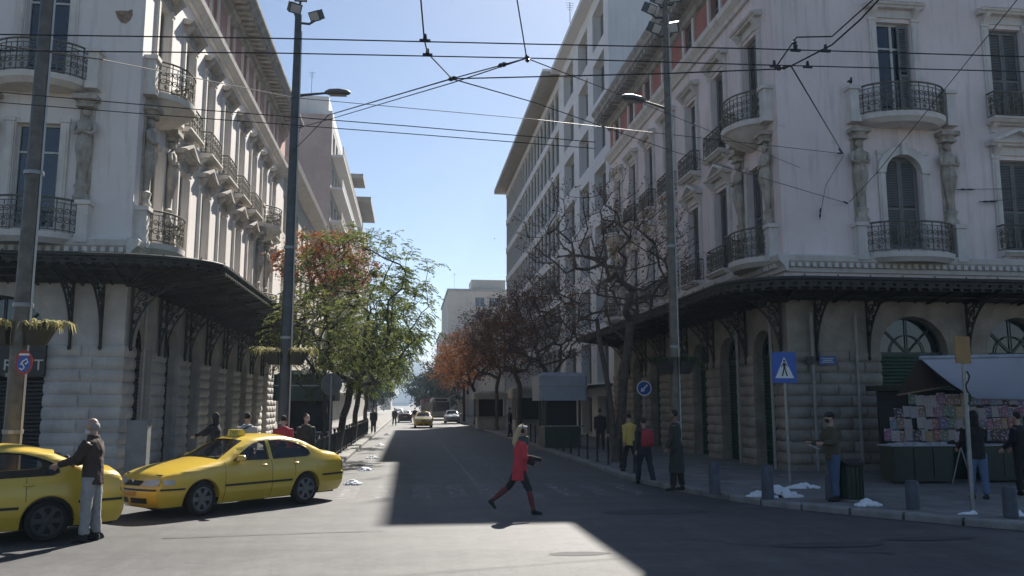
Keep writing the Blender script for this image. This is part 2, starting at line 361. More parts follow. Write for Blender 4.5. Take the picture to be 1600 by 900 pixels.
for i in range(9):
    x = -1.6 + i * 0.86
    mb.add([(x,19.4,0.004),(x+0.42,19.4,0.004),(x+0.42,22.4,0.004),(x,22.4,0.004)], [(0,1,2,3)])
tag(mb.put('crossing_stripes', 'road_paint'), kind='structure')
# repairs in the road surface: a paler strip across the foreground and tar seams; darker blobs too
def tone(name, k, rough):
    m = M('asphalt').copy(); m.name = name; b = m.node_tree.nodes['Principled BSDF']; b.inputs['Roughness'].default_value = rough
    src = b.inputs['Base Color'].links[0].from_socket; n = m.node_tree.nodes.new('ShaderNodeMix'); n.data_type = 'RGBA'; n.blend_type = 'MULTIPLY'; n.inputs['Factor'].default_value = 1; n.inputs['B'].default_value = (k, k, k*1.0, 1)
    m.node_tree.links.new(src, n.inputs['A']); m.node_tree.links.new(n.outputs['Result'], b.inputs['Base Color']); MATS[name] = m
tone('asphalt_pale', 1.16, .75); mat('asphalt_dark', (.056,.056,.058), .85, .2, 2.5, .3, 80)
mat('tar', (.018, .018, .019), .5, .2, 8)
edge = [(-200,905),(0,890),(160,880),(300,872),(430,866),(560,860),(700,858),(900,862),(1100,866),(1300,872),(1500,880),(1700,890)]
E_ = [onz(a_, b_) for a_, b_ in edge]; n = len(E_)
mb = MB(); mb.add([(p.x, p.y, .004) for p in E_] + [(p.x*1.6, 1.0, .004) for p in E_], [(i, i+1, n+i+1, n+i) for i in range(n-1)]); tag(mb.put('road_strip', 'asphalt_pale'), kind='structure')
def blob(cx, cy, rx, ry, seed, n=26):
    rnd = random.Random(seed); return [(cx+rx*(1+rnd.uniform(-.12,.12))*cos(2*pi*i/n), cy+ry*(1+rnd.uniform(-.12,.12))*sin(2*pi*i/n)) for i in range(n)]
for i, (px_, py_, rx, ry) in enumerate([(905,866,.42,.16),(1290,852,.9,.22),(1450,842,.8,.16),(1030,800,1.1,.35)]):  # darker ragged ellipses laid on the road
    q = onz(px_, py_); pl = blob(q.x, q.y, rx, ry, i); MB().add([(a_, b_, .008) for a_, b_ in pl], [tuple(range(len(pl)))]).put('road_blob', 'asphalt_dark')['kind'] = 'structure'
for i, ps in enumerate([[(250,842),(420,836),(600,830)],[(1060,842),(1250,858),(1400,866)],[(720,690),(780,745),(860,800)],[(900,780),(1000,772),(1100,790)]]):
    P = [onz(*p_) for p_ in ps]; mb = MB(); pts = smooth_path([(p.x, p.y) for p in P], .25); rnd = random.Random(i)
    pts = [p + Vector((rnd.uniform(-.04,.04), rnd.uniform(-.04,.04), 0)) for p in pts]; w = .018; k = len(pts)
    L_ = []; R_ = []
    for j, p in enumerate(pts): t = (pts[min(j+1,k-1)]-pts[max(j-1,0)]).normalized(); nn = Vector((-t.y,t.x,0))*w*rnd.uniform(.4,1.2); L_.append((p.x+nn.x,p.y+nn.y,.012)); R_.append((p.x-nn.x,p.y-nn.y,.012))
    mb.add(L_+R_, [(j, j+1, k+j+1, k+j) for j in range(k-1)]); mb.put('tar_seam', 'tar')['kind'] = 'structure'
# hill at the end of the street
mb = MB(); n = 60; rows = 8
for r in range(rows):
    for i in range(n):
        x = -620 + i * 22; t = r / (rows - 1)
        h = (92 * math.exp(-((x + 70) / 300) ** 2) + 10 * noise.noise((x * 0.012, r * 0.5, 1)) + 14) * (t ** 0.8)
        mb.v.append((x, 1150 + 500 * t, h - 3))
for r in range(rows-1):
    for i in range(n-1): mb.f.append((r*n+i, r*n+i+1, (r+1)*n+i+1, (r+1)*n+i)); mb.m.append(0)
tag(mb.put('hill', 'hill', None, None, 60), kind='structure')
# ---------------------------------------------------------------- facade pieces (in facade coordinates: u along, n out, z up)
def wall_holes(mb, w0, w1, z0, z1, holes, depth, mi=0):
    us = sorted({w0, w1} | {h[0] for h in holes} | {h[1] for h in holes}); zs = sorted({z0, z1} | {h[2] for h in holes} | {h[3] for h in holes})
    us = [u for u in us if w0 <= u <= w1]; zs = [z for z in zs if z0 <= z <= z1]
    for a, b in zip(us, us[1:]):
        for c, d in zip(zs, zs[1:]):
            mu, mz = (a+b)/2, (c+d)/2
            if any(h[0] < mu < h[1] and h[2] < mz < h[3] for h in holes): continue
            mb.add([(a,0,c),(b,0,c),(b,0,d),(a,0,d)], [(0,1,2,3)], mi)
    for a, b, c, d in holes:
        mb.add([(a,0,c),(b,0,c),(b,0,d),(a,0,d),(a,-depth,c),(b,-depth,c),(b,-depth,d),(a,-depth,d)], [(0,4,5,1),(1,5,6,2),(2,6,7,3),(3,7,4,0)], mi)
    return mb
def arch_wall(mb, w0, w1, z1, ops, zs, depth, mi=0, seg=10):
    """wall with arched openings (centre, half width); zs springing height"""
    edges = [w0] + [e for c, h in ops for e in (c-h, c+h)] + [w1]
    for a, b in zip(edges[0::2], edges[1::2]): mb.add([(a,0,0),(b,0,0),(b,0,z1),(a,0,z1)], [(0,1,2,3)], mi)
    for c, h in ops:
        arc = [(c + h*cos(pi - pi*i/seg), zs + h*sin(pi - pi*i/seg)) for i in range(seg+1)]
        for (a, za), (b, zb) in zip(arc, arc[1:]):
            mb.add([(a,0,za),(b,0,zb),(b,0,z1),(a,0,z1)], [(0,1,2,3)], mi); mb.add([(a,0,za),(b,0,zb),(b,-depth,zb),(a,-depth,za)], [(0,1,2,3)], mi)
        for e in (c-h, c+h): mb.add([(e,0,0),(e,0,zs),(e,-depth,zs),(e,-depth,0)], [(0,1,2,3)], mi)
    return mb
def extrude_profile(mb, prof, u0, u1, mi=0):   # prof: (n, z) closed polygon
    return mb.prism(prof, lambda n, z: (u0, n, z), lambda n, z: (u1, n, z), mi)
def scroll(cx, cz, r, turns=1.5, a0=0, sgn=1, k=14):
    return [(cx + r*(1-0.75*t)*cos(a0+sgn*2*pi*turns*t), cz + r*(1-0.75*t)*sin(a0+sgn*2*pi*turns*t)) for t in [i/k for i in range(k+1)]]
def railing_mesh(path, h=0.95, r=0.016):
    """ornamental railing along a plan path of (u, n)"""
    mb = MB(); P = [Vector((p[0], p[1], 0)) for p in path]; d = [0]
    for a, b in zip(P, P[1:]): d.append(d[-1] + (b-a).length)
    Lg = d[-1]
    def at(s, z):
        s = min(max(s, 0), Lg)
        for i in range(len(P)-1):
            if s <= d[i+1] or i == len(P)-2:
                t = (s-d[i])/max(1e-6, d[i+1]-d[i]); q = P[i].lerp(P[i+1], t); return (q.x, q.y, z)
    ss = [Lg*i/16 for i in range(17)]
    mb.tube([at(s, h) for s in ss], 0.032, 6); mb.tube([at(s, 0.07) for s in ss], 0.02, 4); mb.tube([at(s, h-0.12) for s in ss], 0.014, 4)
    n = max(2, round(Lg/0.36)); w = Lg/n
    for i in range(n+1): mb.tube([at(i*w, 0), at(i*w, h)], 0.018, 4)
    for i in range(n):
        c = (i+0.5)*w
        for (dx, cz, rr, a0, sg) in ((-0.085, 0.34, 0.11, 0, 1), (0.085, 0.34, 0.11, pi, -1), (-0.085, 0.62, 0.10, 0, -1), (0.085, 0.62, 0.10, pi, 1), (0, 0.18, 0.07, pi/2, 1)):
            mb.tube([at(c+x, z) for x, z in scroll(dx, cz, rr, 1.4, a0, sg, 11)], r, 3)
        mb.tube([at(c, 0.07), at(c, h-0.12)], r, 3)
    return mb
def half_ellipse(a, b, k=18): return [(-a*cos(pi*i/k), b*sin(pi*i/k)) for i in range(k+1)]
def bulge_slab(mb, a, b, z0, lv):           # stack of half-ellipse plates: lv = (z, scale)
    k = 18; rg = []
    for z, s in lv: rg.append([(-a*s*cos(pi*i/k), b*s*sin(pi*i/k), z0+z) for i in range(k+1)])
    n = k+1; vs_ = [p for r in rg for p in r]; fs = []
    for i in range(len(rg)-1):
        for j in range(k): fs.append((i*n+j, i*n+j+1, (i+1)*n+j+1, (i+1)*n+j))
    fs += [tuple(range(n)), tuple(range((len(rg)-1)*n, len(rg)*n))]
    return mb.add(vs_, fs)
def statue_mesh():
    """draped female herm with folded arms over a tapering console, 3.1 m high"""
    mb = MB()
    mb.rings([((0,.12,0.0),.16,.10),((0,.13,.10),.22,.15),((0,.12,.18),.24,.16),((0,.12,.28),.15,.11),((0,.12,.42),.18,.13),((0,.12,.5),.23,.15),((0,.12,.56),.14,.10)], 10)
    mb.rings([((0,.12,.56),.10,.09),((0,.13,.95),.13,.11),((0,.15,1.3),.19,.15),((0,.16,1.6),.24,.19),((0,.16,1.8),.22,.17),((0,.16,2.0),.17,.14),((0,.16,2.2),.22,.15),((0,.16,2.36),.25,.13),((0,.15,2.42),.12,.09),((0,.16,2.48),.065,.07)], 12)
    mb.ball((0,.17,2.62), .095, .11, .135, 10, 6); mb.ball((0,.13,2.66), .125, .12, .12, 10, 6)
    for s in (-1, 1):
        mb.tube([(s*.24,.16,2.33),(s*.29,.2,2.1),(s*.22,.3,1.98),(-s*.10,.34,2.06)], [.075,.065,.055,.045], 6)
        mb.tube([(s*.06,.30,1.9),(s*.10,.33,1.6),(s*.05,.27,1.25),(s*.03,.22,.9)], [.03,.05,.045,.02], 5)
    mb.box(-.25,.25,0,.30,2.78,2.86); mb.rings([((0,.15,2.86),.2,.16),((0,.15,2.98),.27,.22)], 10); mb.box(-.32,.32,0,.40,2.98,3.12)
    mb.box(-.2,.2,-.02,.06,.0,2.8)
    return mb
def stone_mesh(w, h, d, mt, seed=0, e0=.035, e1=.035):
    """one cushion-shaped stone, w by h, bulging out by d"""
    mb = MB(); us = [0, .06, .5, .94, 1]; zs = [0, .18, .5, .82, 1]; fu = [.25, .8, 1, .8, .25]; fz = [.1, .8, 1, .8, .1]
    rnd = random.Random(seed); j = [[rnd.uniform(.9, 1.1) for _ in zs] for _ in us]
    for i, u in enumerate(us):
        for k, z in enumerate(zs):
            uu = u*w + (e1*fz[k] if i == 4 else -e0*fz[k] if i == 0 else 0)
            mb.v.append((uu, d*min(fu[i]+.0, 1)*fz[k]*j[i][k], 0.006 + z*(h-0.012)))
    for i in range(4):
        for k in range(4): mb.f.append((i*5+k, (i+1)*5+k, (i+1)*5+k+1, i*5+k+1)); mb.m.append(0)
    n0 = len(mb.v)
    for i in (0, 4):                           # returns into the wall
        for k in range(5): p = mb.v[i*5+k]; mb.v.append((p[0], -0.15, p[2]))
    for e, i in ((0, 0), (1, 4)):
        for k in range(4): mb.f.append((i*5+k, i*5+k+1, n0+e*5+k+1, n0+e*5+k)); mb.m.append(0)
    return mb.mesh('stone', mt, 50)
def shutter_leaf(w, h, mt):
    """louvred leaf, origin lower left, in the plane n=0"""
    mb = MB(); s = 0.07
    mb.box(0, s, 0, .045, 0, h); mb.box(w-s, w, 0, .045, 0, h)
    for z in (0, h*0.42, h-0.09): mb.box(s, w-s, 0, .045, z, z+.09)
    z = 0.12
    while z < h-0.12:
        if not (h*0.42-0.03 < z < h*0.42+0.11): mb.add([(s,.04,z),(w-s,.04,z),(w-s,.01,z+.05),(s,.01,z+.05)], [(0,1,2,3)])
        z += 0.055
    return mb.mesh('shutter', mt)
def frame_mesh(w, h, mt, mull=1, trans=0.72, t=0.07):
    mb = MB(); mb.box(0,t,0,.08,0,h); mb.box(w-t,w,0,.08,0,h); mb.box(t,w-t,0,.08,0,t); mb.box(t,w-t,0,.08,h-t,h)
    if trans: mb.box(t,w-t,0,.07,h*trans,h*trans+.06)
    for i in range(mull): c = w*(i+1)/(mull+1); mb.box(c-.04,c+.04,0,.072,t,h-t)
    return mb.mesh('frame', mt)
def pane_mesh(w, h, mt): return MB().add([(.02,.03,.02),(w-.02,.03,.02),(w-.02,.03,h-.02),(.02,.03,h-.02)], [(0,1,2,3)]).mesh('pane', mt)
_cache = {}
def cached(k, fn):
    if k not in _cache: _cache[k] = fn()
    return _cache[k]
def window(root, F, uc, z0, w, h, kind, tone, rec=0.24):
    """a window as a part with its frame and panes or shutters as sub-parts; F facade frame"""
    m = F @ T(uc-w/2, -rec, z0)
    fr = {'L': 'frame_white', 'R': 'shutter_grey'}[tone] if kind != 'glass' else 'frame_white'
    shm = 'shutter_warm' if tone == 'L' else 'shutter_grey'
    if kind == 'glass':
        o = place('window', cached(('f', w, h), lambda: frame_mesh(w, h, 'frame_white')), root, m); place('pane', cached(('p', w, h), lambda: pane_mesh(w, h, 'glass')), o, m)
    elif kind == 'shut':
        o = place('window', cached(('fs', w, h, fr), lambda: frame_mesh(w, h, fr, 0, 0.0, 0.05)), root, m); lw = (w-.1)/2
        for i in (0, 1): place('shutter', cached(('s', lw, h, shm), lambda: shutter_leaf(lw-.008, h-.11, shm)), o, m @ T(.052+i*lw+.002*i, .02, .055))
    elif kind == 'open':                      # one leaf folded back, glass door behind
        o = place('window', cached(('f', w, h), lambda: frame_mesh(w, h, 'frame_white')), root, m); place('pane', cached(('p', w, h), lambda: pane_mesh(w, h, 'glass')), o, m)
        place('shutter', cached(('s2', w, h, shm), lambda: shutter_leaf(.36, h-.11, shm)), o, m @ T(w-.40, .09, .055))
    return o
def roller_mesh(w, h, mt, pitch=0.11):
    mb = MB(); z = 0
    while z < h-1e-3:
        t = min(pitch, h-z); mb.add([(0,0,z),(w,0,z),(w,.03,z+t*.25),(0,.03,z+t*.25),(0,.03,z+t*.75),(w,.03,z+t*.75),(0,0,z+t),(w,0,z+t)], [(0,1,2,3),(3,2,5,4),(4,5,7,6)]); z += t
    return mb.mesh('roller_shutter', mt)
def fan_mesh(h, mt):                          # fanlight bars for an arch of half width h
    mb = MB(); arc = [(h*cos(pi*i/14), h*sin(pi*i/14)) for i in range(15)]
    mb.tube([(x*.97, 0, z*.97) for x, z in arc], .04, 4); mb.box(-h, h, -.04, .04, -.06, .03)
    for q in (pi/4, pi/2, 3*pi/4): mb.tube([(0,0,0),(h*.97*cos(q),0,h*.97*sin(q))], .022, 4)
    mb.tube([(x*.5, 0, z*.5) for x, z in arc], .02, 4)
    return mb.mesh('fanlight', mt)
def bracket_mesh(p, h):
    """wrought-iron console: out by p, down the wall by h; the top at z = 0 rising outwards"""
    mb = MB(); t = .03
    def bar(pts, w=.035):
        mb.tube([(0, n, z) for n, z in pts], w, 4)
    bar([(.05, -h), (.05, -.02)], .045); bar([(.05, -.04), (p, .26)], .04)
    arc = [(.07 + (p*.92)*(1-cos(pi/2*i/12)), -h*.98 + (h*1.08)*sin(pi/2*i/12)) for i in range(13)]; bar(arc, .035)
    arc2 = [(.05 + (p*.5)*(1-cos(pi/2*i/10)), -h*.6 + (h*.6)*sin(pi/2*i/10)) for i in range(11)]; bar(arc2, .022)
    for cn, cz, r in ((.30, -.32, .20), (.62, -.14, .15), (.19, -.72, .11), (.95, -.02, .10), (.15, -1.05, .08), (.4, -.55, .09)):
        for sg in (1, -1): bar(scroll(cn, cz, r, 1.3, .5 if sg > 0 else 3.4, sg, 12), .018)
    mb.ball((0, .06, -h-.04), .06, .06, .08, 6, 4)
    return mb.mesh('bracket', 'iron', 40)
def architrave_mesh(w, h, mt):
    """pilaster trim either side of an opening w by h, sill below; origin bottom centre"""
    mb = MB()
    for s in (-1, 1):
        a, b = sorted((s*(w/2+.02), s*(w/2+.26))); mb.box(a, b, 0, .07, -.02, h+.02); a2, b2 = sorted((s*(w/2+.05), s*(w/2+.2))); mb.box(a2, b2, .07, .09, .2, h-.12)
        a, b = sorted((s*(w/2), s*(w/2+.29))); mb.box(a, b, 0, .10, h+.02, h+.14); mb.box(a, b, 0, .09, -.16, -.02)
    mb.box(-w/2-.32, w/2+.32, 0, .16, -.26, -.16)
    return mb.mesh('architrave', mt)
def hood_mesh(w, mt, tri):
    """hood over a window: entablature, brackets and cornice, or a triangular pediment; origin at the window head"""
    mb = MB(); e = w/2+.34
    mb.box(-e+.06, e-.06, 0, .06, .14, .42)
    for s in (-1, 1):
        c = s*(w/2+.14); mb.prism([(0,.10),(.10,.10),(.16,.18),(.30,.34),(.34,.42),(0,.42)], lambda n, z: (c-.08, n, z), lambda n, z: (c+.08, n, z))
    extrude_profile(mb, [(0,.42),(.24,.42),(.27,.47),(.34,.50),(.37,.56),(0,.58)], -e-.08, e+.08)
    if tri:
        pk = 1.02
        for s in (-1, 1):
            pts = [(s*(e+.08),.58),(0,pk),(0,pk-.12),(s*(e-.2),.58)]
            mb.prism(pts, lambda u, z: (u, 0, z), lambda u, z: (u, .33, z))
        mb.prism([(-e+.2,.58),(0,pk-.12),(e-.2,.58)], lambda u, z: (u, 0, z), lambda u, z: (u, .10, z))
    else: extrude_profile(mb, [(0,.58),(.36,.58),(.05,.66),(0,.66)], -e, e)
    return mb.mesh('pediment' if tri else 'hood', mt)
def small_balcony(root, F, uc, z, w, tone):
    b = place('balcony', cached(('sb', w, tone), lambda: small_balcony_mesh(w, 'trim_cream' if tone == 'L' else 'trim_grey')), root, F @ T(uc, 0, z))
    place('railing', cached(('sr', w), lambda: railing_mesh([(-w/2,0.02),(-w/2,.36),(w/2,.36),(w/2,0.02)], .85).mesh('railing', 'iron_old')), b, F @ T(uc, 0, z))
def small_balcony_mesh(w, mt):
    mb = MB(); e = w/2+.08
    extrude_profile(mb, [(0,-.16),(.32,-.16),(.40,-.08),(.44,-.06),(.44,0),(0,0)], -e, e)
    for s in (-1, 1):
        c = s*(w/2-.12); mb.prism([(0,-.46),(.05,-.44),(.09,-.32),(.18,-.25),(.26,-.16),(0,-.16)], lambda n, z: (c-.09, n, z), lambda n, z: (c+.09, n, z))
    return mb.mesh('balcony', mt)
def big_balcony(root, F, uc, z, a, b, tone, bowl=True):
    mt = 'trim_cream' if tone == 'L' else 'trim_grey'
    mb = MB()
    lv = [(-.75,.12),(-.62,.45),(-.42,.72),(-.26,.88),(-.2,.93),(-.17,1.0),(-.02,1.02),(0,1.02)] if bowl else [(-.3,.86),(-.2,.95),(-.16,1.0),(0,1.02)]
    bulge_slab(mb, a, b, 0, lv)
    for s in (-1, 1):
        c0, c1 = sorted((s*a*.99, s*(a+.34))); mb.box(c0, c1, 0, .36, -.22, 0); mb.box(c0+.03, c1-.03, 0, .32, 0, .86); mb.box(c0-.03, c1+.03, 0, .38, .86, .98)
    o = mb.put('balcony', mt, root, F @ T(uc, 0, z), 40)
    place('railing', cached(('br', a, b), lambda: railing_mesh(half_ellipse(a, b*.96), .95).mesh('railing', 'iron_old')), o, F @ T(uc, 0, z))
    return o
def statue_pair(root, F, uc, z, half):
    for s in (-1, 1): place('statue', cached('statue', lambda: statue_mesh().mesh('statue', 'statue', 50)), root, F @ T(uc+s*half, 0, z))

# ---------------------------------------------------------------- the twin corner buildings
def corner_building(side):
    Lft = side < 0; tone = 'L' if Lft else 'R'; Xc = -7.9 if Lft else 11.5; Y0 = 24.3
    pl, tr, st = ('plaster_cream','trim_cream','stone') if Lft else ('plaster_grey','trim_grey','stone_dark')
    hdm = 'trim_shaded' if Lft else tr
    Lg = 27.0 if Lft else 21.9; Wf = 9.5 if Lft else 12.5
    root = thing('corner_building', 'cream neoclassical corner building with sunlit street front, behind the taxis' if Lft else 'pale grey neoclassical corner building in shade, behind the newspaper kiosk', 'building', (Xc+side*6, Y0+10, 0), 0, 'twin corner buildings')
    FS = frame((Xc, Y0, 0), (0,1,0), (-side,0,0)); FF = frame((Xc, Y0, 0), (side,0,0), (0,-1,0))
    bays = [1.8+3.05*k for k in range(8 if Lft else 7)]; big = (0, 6)
    fb = [2.7, 6.7] if Lft else [4.15, 8.15, 11.6]
    WW = 1.2; at = 18.75 if Lft else 18.35; az1 = at-.3; ah_ = round(az1-16.75, 3); cz_ = at-19.2
    def holes(cs, att): return [(c-WW/2, c+WW/2, 7.0, 10.05) for c in cs] + [(c-WW/2, c+WW/2, 11.45, 14.6) for c in cs]
    # shells
    h = holes(bays, 0); mb = wall_holes(MB(), 0, Lg, 6.0, 16.2, h, .36); mb.put('wall', pl, root, FS)
    hf = holes(fb, 0)
    mb = wall_holes(MB(), 0, Wf, 6.0, 16.2, hf, .36); mb.put('wall', pl, root, FF)
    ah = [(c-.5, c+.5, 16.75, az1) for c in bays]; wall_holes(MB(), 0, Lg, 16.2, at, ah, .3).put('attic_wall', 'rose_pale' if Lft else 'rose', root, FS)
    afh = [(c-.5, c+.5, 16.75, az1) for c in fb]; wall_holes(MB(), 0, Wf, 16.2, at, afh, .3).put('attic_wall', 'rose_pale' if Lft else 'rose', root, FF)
    x0, x1 = sorted((Xc+side*.55, Xc+side*(Wf+2)))
    MB().box(x0, x1, Y0+.55, Y0+Lg, 0.02, at+.02).put('inner_wall', 'plaster_grey', root)
    MB().box(min(Xc, x0), max(Xc, x1), Y0, Y0+Lg, at+.01, at+.25).put('roof', 'roof_tar', root)
    # far end wall seen along the street, thickness of the front
    # string courses and cornices
    def course(name, prof, dent=None):
        for F, w in ((FS, Lg), (FF, Wf)):
            mb = MB(); p = max(n for n, z in prof)
            extrude_profile(mb, prof, -p if F is FS else 0, w)
            if dent:
                n0, n1, z0, z1, sp, dw = dent; u = .1
                while u < w: mb.box(u, u+dw, n0, n1, z0, z1); u += sp
            mb.put(name, 'cornice_stone' if name == 'cornice' else tr, root, F)
    course('string_course', [(0,6.18),(.10,6.18),(.12,6.30),(.16,6.36),(.30,6.50),(.34,6.66),(.30,6.70),(0,6.74)], (.12,.26,6.32,6.46,.24,.13))
    course('band', [(0,16.0),(.12,16.0),(.16,16.12),(.34,16.3),(.38,16.48),(.0,16.56)])
    course('cornice', [(n_, z_+cz_) for n_, z_ in [(0,18.85),(.15,18.9),(.2,19.1),(.30,19.15),(.34,19.22),(.34,19.30),(.95,19.42),(.98,19.62),(1.1,19.74),(1.12,19.86),(0,20.0)]], (.34,.88,19.2+cz_,19.40+cz_,.52,.24))
    # bays on the street front
    for k, c in enumerate(bays):
        for z, hh in ((7.0, 3.05), (11.45, 3.15)):
            window(root, FS, c, z, WW, hh, 'shut' if (k*7+int(z)) % 5 else 'glass', tone)
            place('architrave', cached(('ar', hh, tr), lambda: architrave_mesh(WW, hh, tr)), root, FS @ T(c, 0, z))
        place('pediment', cached(('pd', hdm), lambda: hood_mesh(WW, hdm, True)), root, FS @ T(c, 0, 10.05)) if k not in big else None
        place('hood', cached(('hd', hdm), lambda: hood_mesh(WW, hdm, False)), root, FS @ T(c, 0, 14.6))
        window(root, FS, c, 16.75, 1.0, ah_, 'shut', tone, .2)
        mb = MB()
        for s in (-1, 1): a, b = sorted((s*.5, s*.72)); mb.box(a, b, 0, .08, 16.6, at-.16)
        mb.box(-.72, .72, 0, .10, az1+.003, at-.17); place('attic_trim', cached(('at', tr), lambda: mb.mesh('attic_trim', tr)), root, FS @ T(c, 0, 0))
        if k in big:
            big_balcony(root, FS, c, 11.35, 1.25, 1.05, tone); big_balcony(root, FS, c, 6.78, 1.25, .95, tone, False)
            statue_pair(root, FS, c, 7.75, 1.12)
        else:
            small_balcony(root, FS, c, 11.4, 1.7, tone)
            if not Lft: small_balcony(root, FS, c, 6.95, 1.7, tone)
    # bays on the front that faces the crossing
    for k, c in enumerate(fb):
        b0 = (k == 0)
        window(root, FF, c, 7.0, WW, 3.05, 'glass' if Lft else 'shut', tone); window(root, FF, c, 11.45, WW, 3.15, 'glass' if Lft else ('open' if b0 else 'shut'), tone)
        for z, hh in ((7.0, 3.05), (11.45, 3.15)): place('architrave', cached(('ar', hh, tr), lambda: architrave_mesh(WW, hh, tr)), root, FF @ T(c, 0, z))
        place('hood', cached(('hd', hdm), lambda: hood_mesh(WW, hdm, False)), root, FF @ T(c, 0, 14.6))
        window(root, FF, c, 16.75, 1.0, ah_, 'shut', tone, .2)
        if b0:
            hw = 1.3 if Lft else 1.5
            big_balcony(root, FF, c, 11.25, hw, .95, tone, False); big_balcony(root, FF, c, 6.78, hw, .85, tone, False); statue_pair(root, FF, c, 7.72, hw+.02)
            if not Lft:                        # arched surround
                mb = MB(); R = .62; seg = 14; zc = 9.45
                arc = [(cos(pi-pi*i/seg), sin(pi-pi*i/seg)) for i in range(seg+1)]
                for (a, za), (b, zb) in zip(arc, arc[1:]):
                    mb.add([(a*R,.13,zc+za*R),(b*R,.13,zc+zb*R),(b*R*1.45,.13,zc+zb*R*1.45),(a*R*1.45,.13,zc+za*R*1.45),(a*R,-.2,zc+za*R),(b*R,-.2,zc+zb*R),(b*R*1.45,0,zc+zb*R*1.45),(a*R*1.45,0,zc+za*R*1.45)], [(0,1,2,3),(0,4,5,1),(3,2,6,7)])
                    mb.add([(a*R,-.02,zc+za*R),(b*R,-.02,zc+zb*R),(b*R,-.02,zc+.62),(a*R,-.02,zc+.62)], [(0,1,2,3)])
                sr_ = mb.put('arch_surround', tr, root, FF @ T(c, 0, 0)); MB().box(-.1,.1,.131,.24,zc+.58,zc+.98).put('keystone', tr, sr_, FF @ T(c, 0, 0))
        else:
            place('pediment', cached(('pd', hdm), lambda: hood_mesh(WW, hdm, True)), root, FF @ T(c, 0, 10.05))
            small_balcony(root, FF, c, 11.4, 1.7, tone); small_balcony(root, FF, c, 6.95, 1.7, tone)
    # ground floor: arched openings between rusticated piers
    zs = 3.75 if Lft else 3.7; hw = .82
    ops = [(c, hw) for c in bays]; fhw = 1.35 if Lft else 1.15
    fops = ([(3.35, fhw), (7.6, fhw)] if Lft else [(4.15, fhw), (7.75, fhw), (11.1, fhw)])
    arch_wall(MB(), 0, Lg, 6.0, ops, zs, .55).put('ground_floor_wall', st, root, FS)
    arch_wall(MB(), 0, Wf, 6.0, fops, zs, .55).put('ground_floor_wall', st, root, FF)
    ch = .345
    def piers(F, ops, w, fhalf):
        e = [0] + [x for c, h in ops for x in (c-h, c+h)] + [w]
        for a, b in zip(e[0::2], e[1::2]):
            pw = b-a
            if pw < .3: continue
            pr = MB().box(a+.001, b-.001, -.2, .03, 0.02, .3).put('plinth', st, root, F)
            nrow = 10
            for r in range(nrow):
                z = .3 + r*ch
                if pw > 2.2: cuts = [0, .33, .66, 1] if r % 2 else [0, .2, .52, .82, 1]
                elif pw > 1.7 and F is FF: cuts = [0, .55, 1] if r % 2 else [0, .4, 1]
                else: cuts = [0, 1]
                for i, (p, q) in enumerate(zip(cuts, cuts[1:])):
                    sw = round((q-p)*pw, 3)
                    place('stone', cached(('st', sw, st, (r+i) % 3, i == 0, q == 1), lambda: stone_mesh(sw, ch, .085 if Lft else .11, st, r*7+i, .035 if i == 0 else -.014, .035 if q == 1 else -.014)), pr, F @ T(a+p*pw, .001, z))
    piers(FS, ops, Lg, hw); piers(FF, fops, Wf, fhw)
    for F, ol, hh in ((FS, ops, hw), (FF, fops, fhw)):
        for i, (c, h_) in enumerate(ol):
            rm = 'roller_black' if Lft else 'roller_green'
            dr = place('shop_opening', cached(('rl', h_, rm), lambda: roller_mesh(2*h_, 3.6, rm)), root, F @ T(c-h_, -.38, .14))
            place('fanlight', cached(('fan', h_, rm), lambda: fan_mesh(h_, 'frame_green' if not Lft else 'roller_black')), dr, F @ T(c, -.36, zs))
            k = 12; arc = [(h_*cos(pi*j/k), -.42, h_*sin(pi*j/k)) for j in range(k+1)]
            place('fan_pane', cached(('fp', h_), lambda: MB().add(arc, [tuple(range(k+1))]).mesh('fan_pane', 'glass')), dr, F @ T(c, 0, zs))
    # canopy round the corner
    p, pf = (2.65, 1.75) if Lft else (2.3, 2.1); zi, zo = (5.45, 5.92) if Lft else (5.3, 5.62)
    inn = []; out = []
    for t in [i/8 for i in range(9)]: w = Wf*(1-t); inn.append((Xc+side*w, Y0)); out.append((Xc+side*w, Y0-pf))
    for i in range(1, 8): q = pi/2*i/8; inn.append((Xc, Y0)); out.append((Xc - side*p*sin(q)*1.0, Y0 - pf*cos(q)))
    for t in [i/12 for i in range(13)]: w = (Lg-1)*t; inn.append((Xc, Y0+w)); out.append((Xc-side*p, Y0+w))
    mb = MB(); n = len(inn)
    mb.add([(a, b, zi) for a, b in inn] + [(a, b, zo) for a, b in out] + [(a, b, zi+.05) for a, b in inn] + [(a, b, zo+.05) for a, b in out],
           [(i, i+1, n+i+1, n+i) for i in range(n-1)] + [(2*n+i, 2*n+i+1, 3*n+i+1, 3*n+i) for i in range(n-1)])
    cp = mb.put('canopy', 'canopy_sheet', root)
    mb = MB()                                   # ribs and purlins below the sheet
    def lerp2(a, b, t): return (a[0]+(b[0]-a[0])*t, a[1]+(b[1]-a[1])*t, zi+(zo-zi)*t-.05)
    for t in (.33, .66): mb.tube([lerp2(a, b, t) for a, b in zip(inn, out)], .035, 4)
    for i in range(n): mb.tube([lerp2(inn[i], out[i], 0), lerp2(inn[i], out[i], .99)], .04, 4)
    for F, w in ((FS, Lg-1), (FF, Wf)):
        u = .4
        while u < w: a = F @ Vector((u,0,zi-.03)); b = F @ Vector((u,p if F is FS else pf,zo-.03)); mb.tube([a, b], .022, 4); u += .55
    mb.put('rib', 'iron', cp)
    # fascia with a scalloped, pierced fringe
    mb = MB(); path = [Vector((a, b, 0)) for a, b in out]; fine = resample(path, .11)
    mb.tube([(q.x, q.y, zo+.06) for q in path], .06, 6); mb.tube([(q.x, q.y, zo-.02) for q in path], .03, 4)
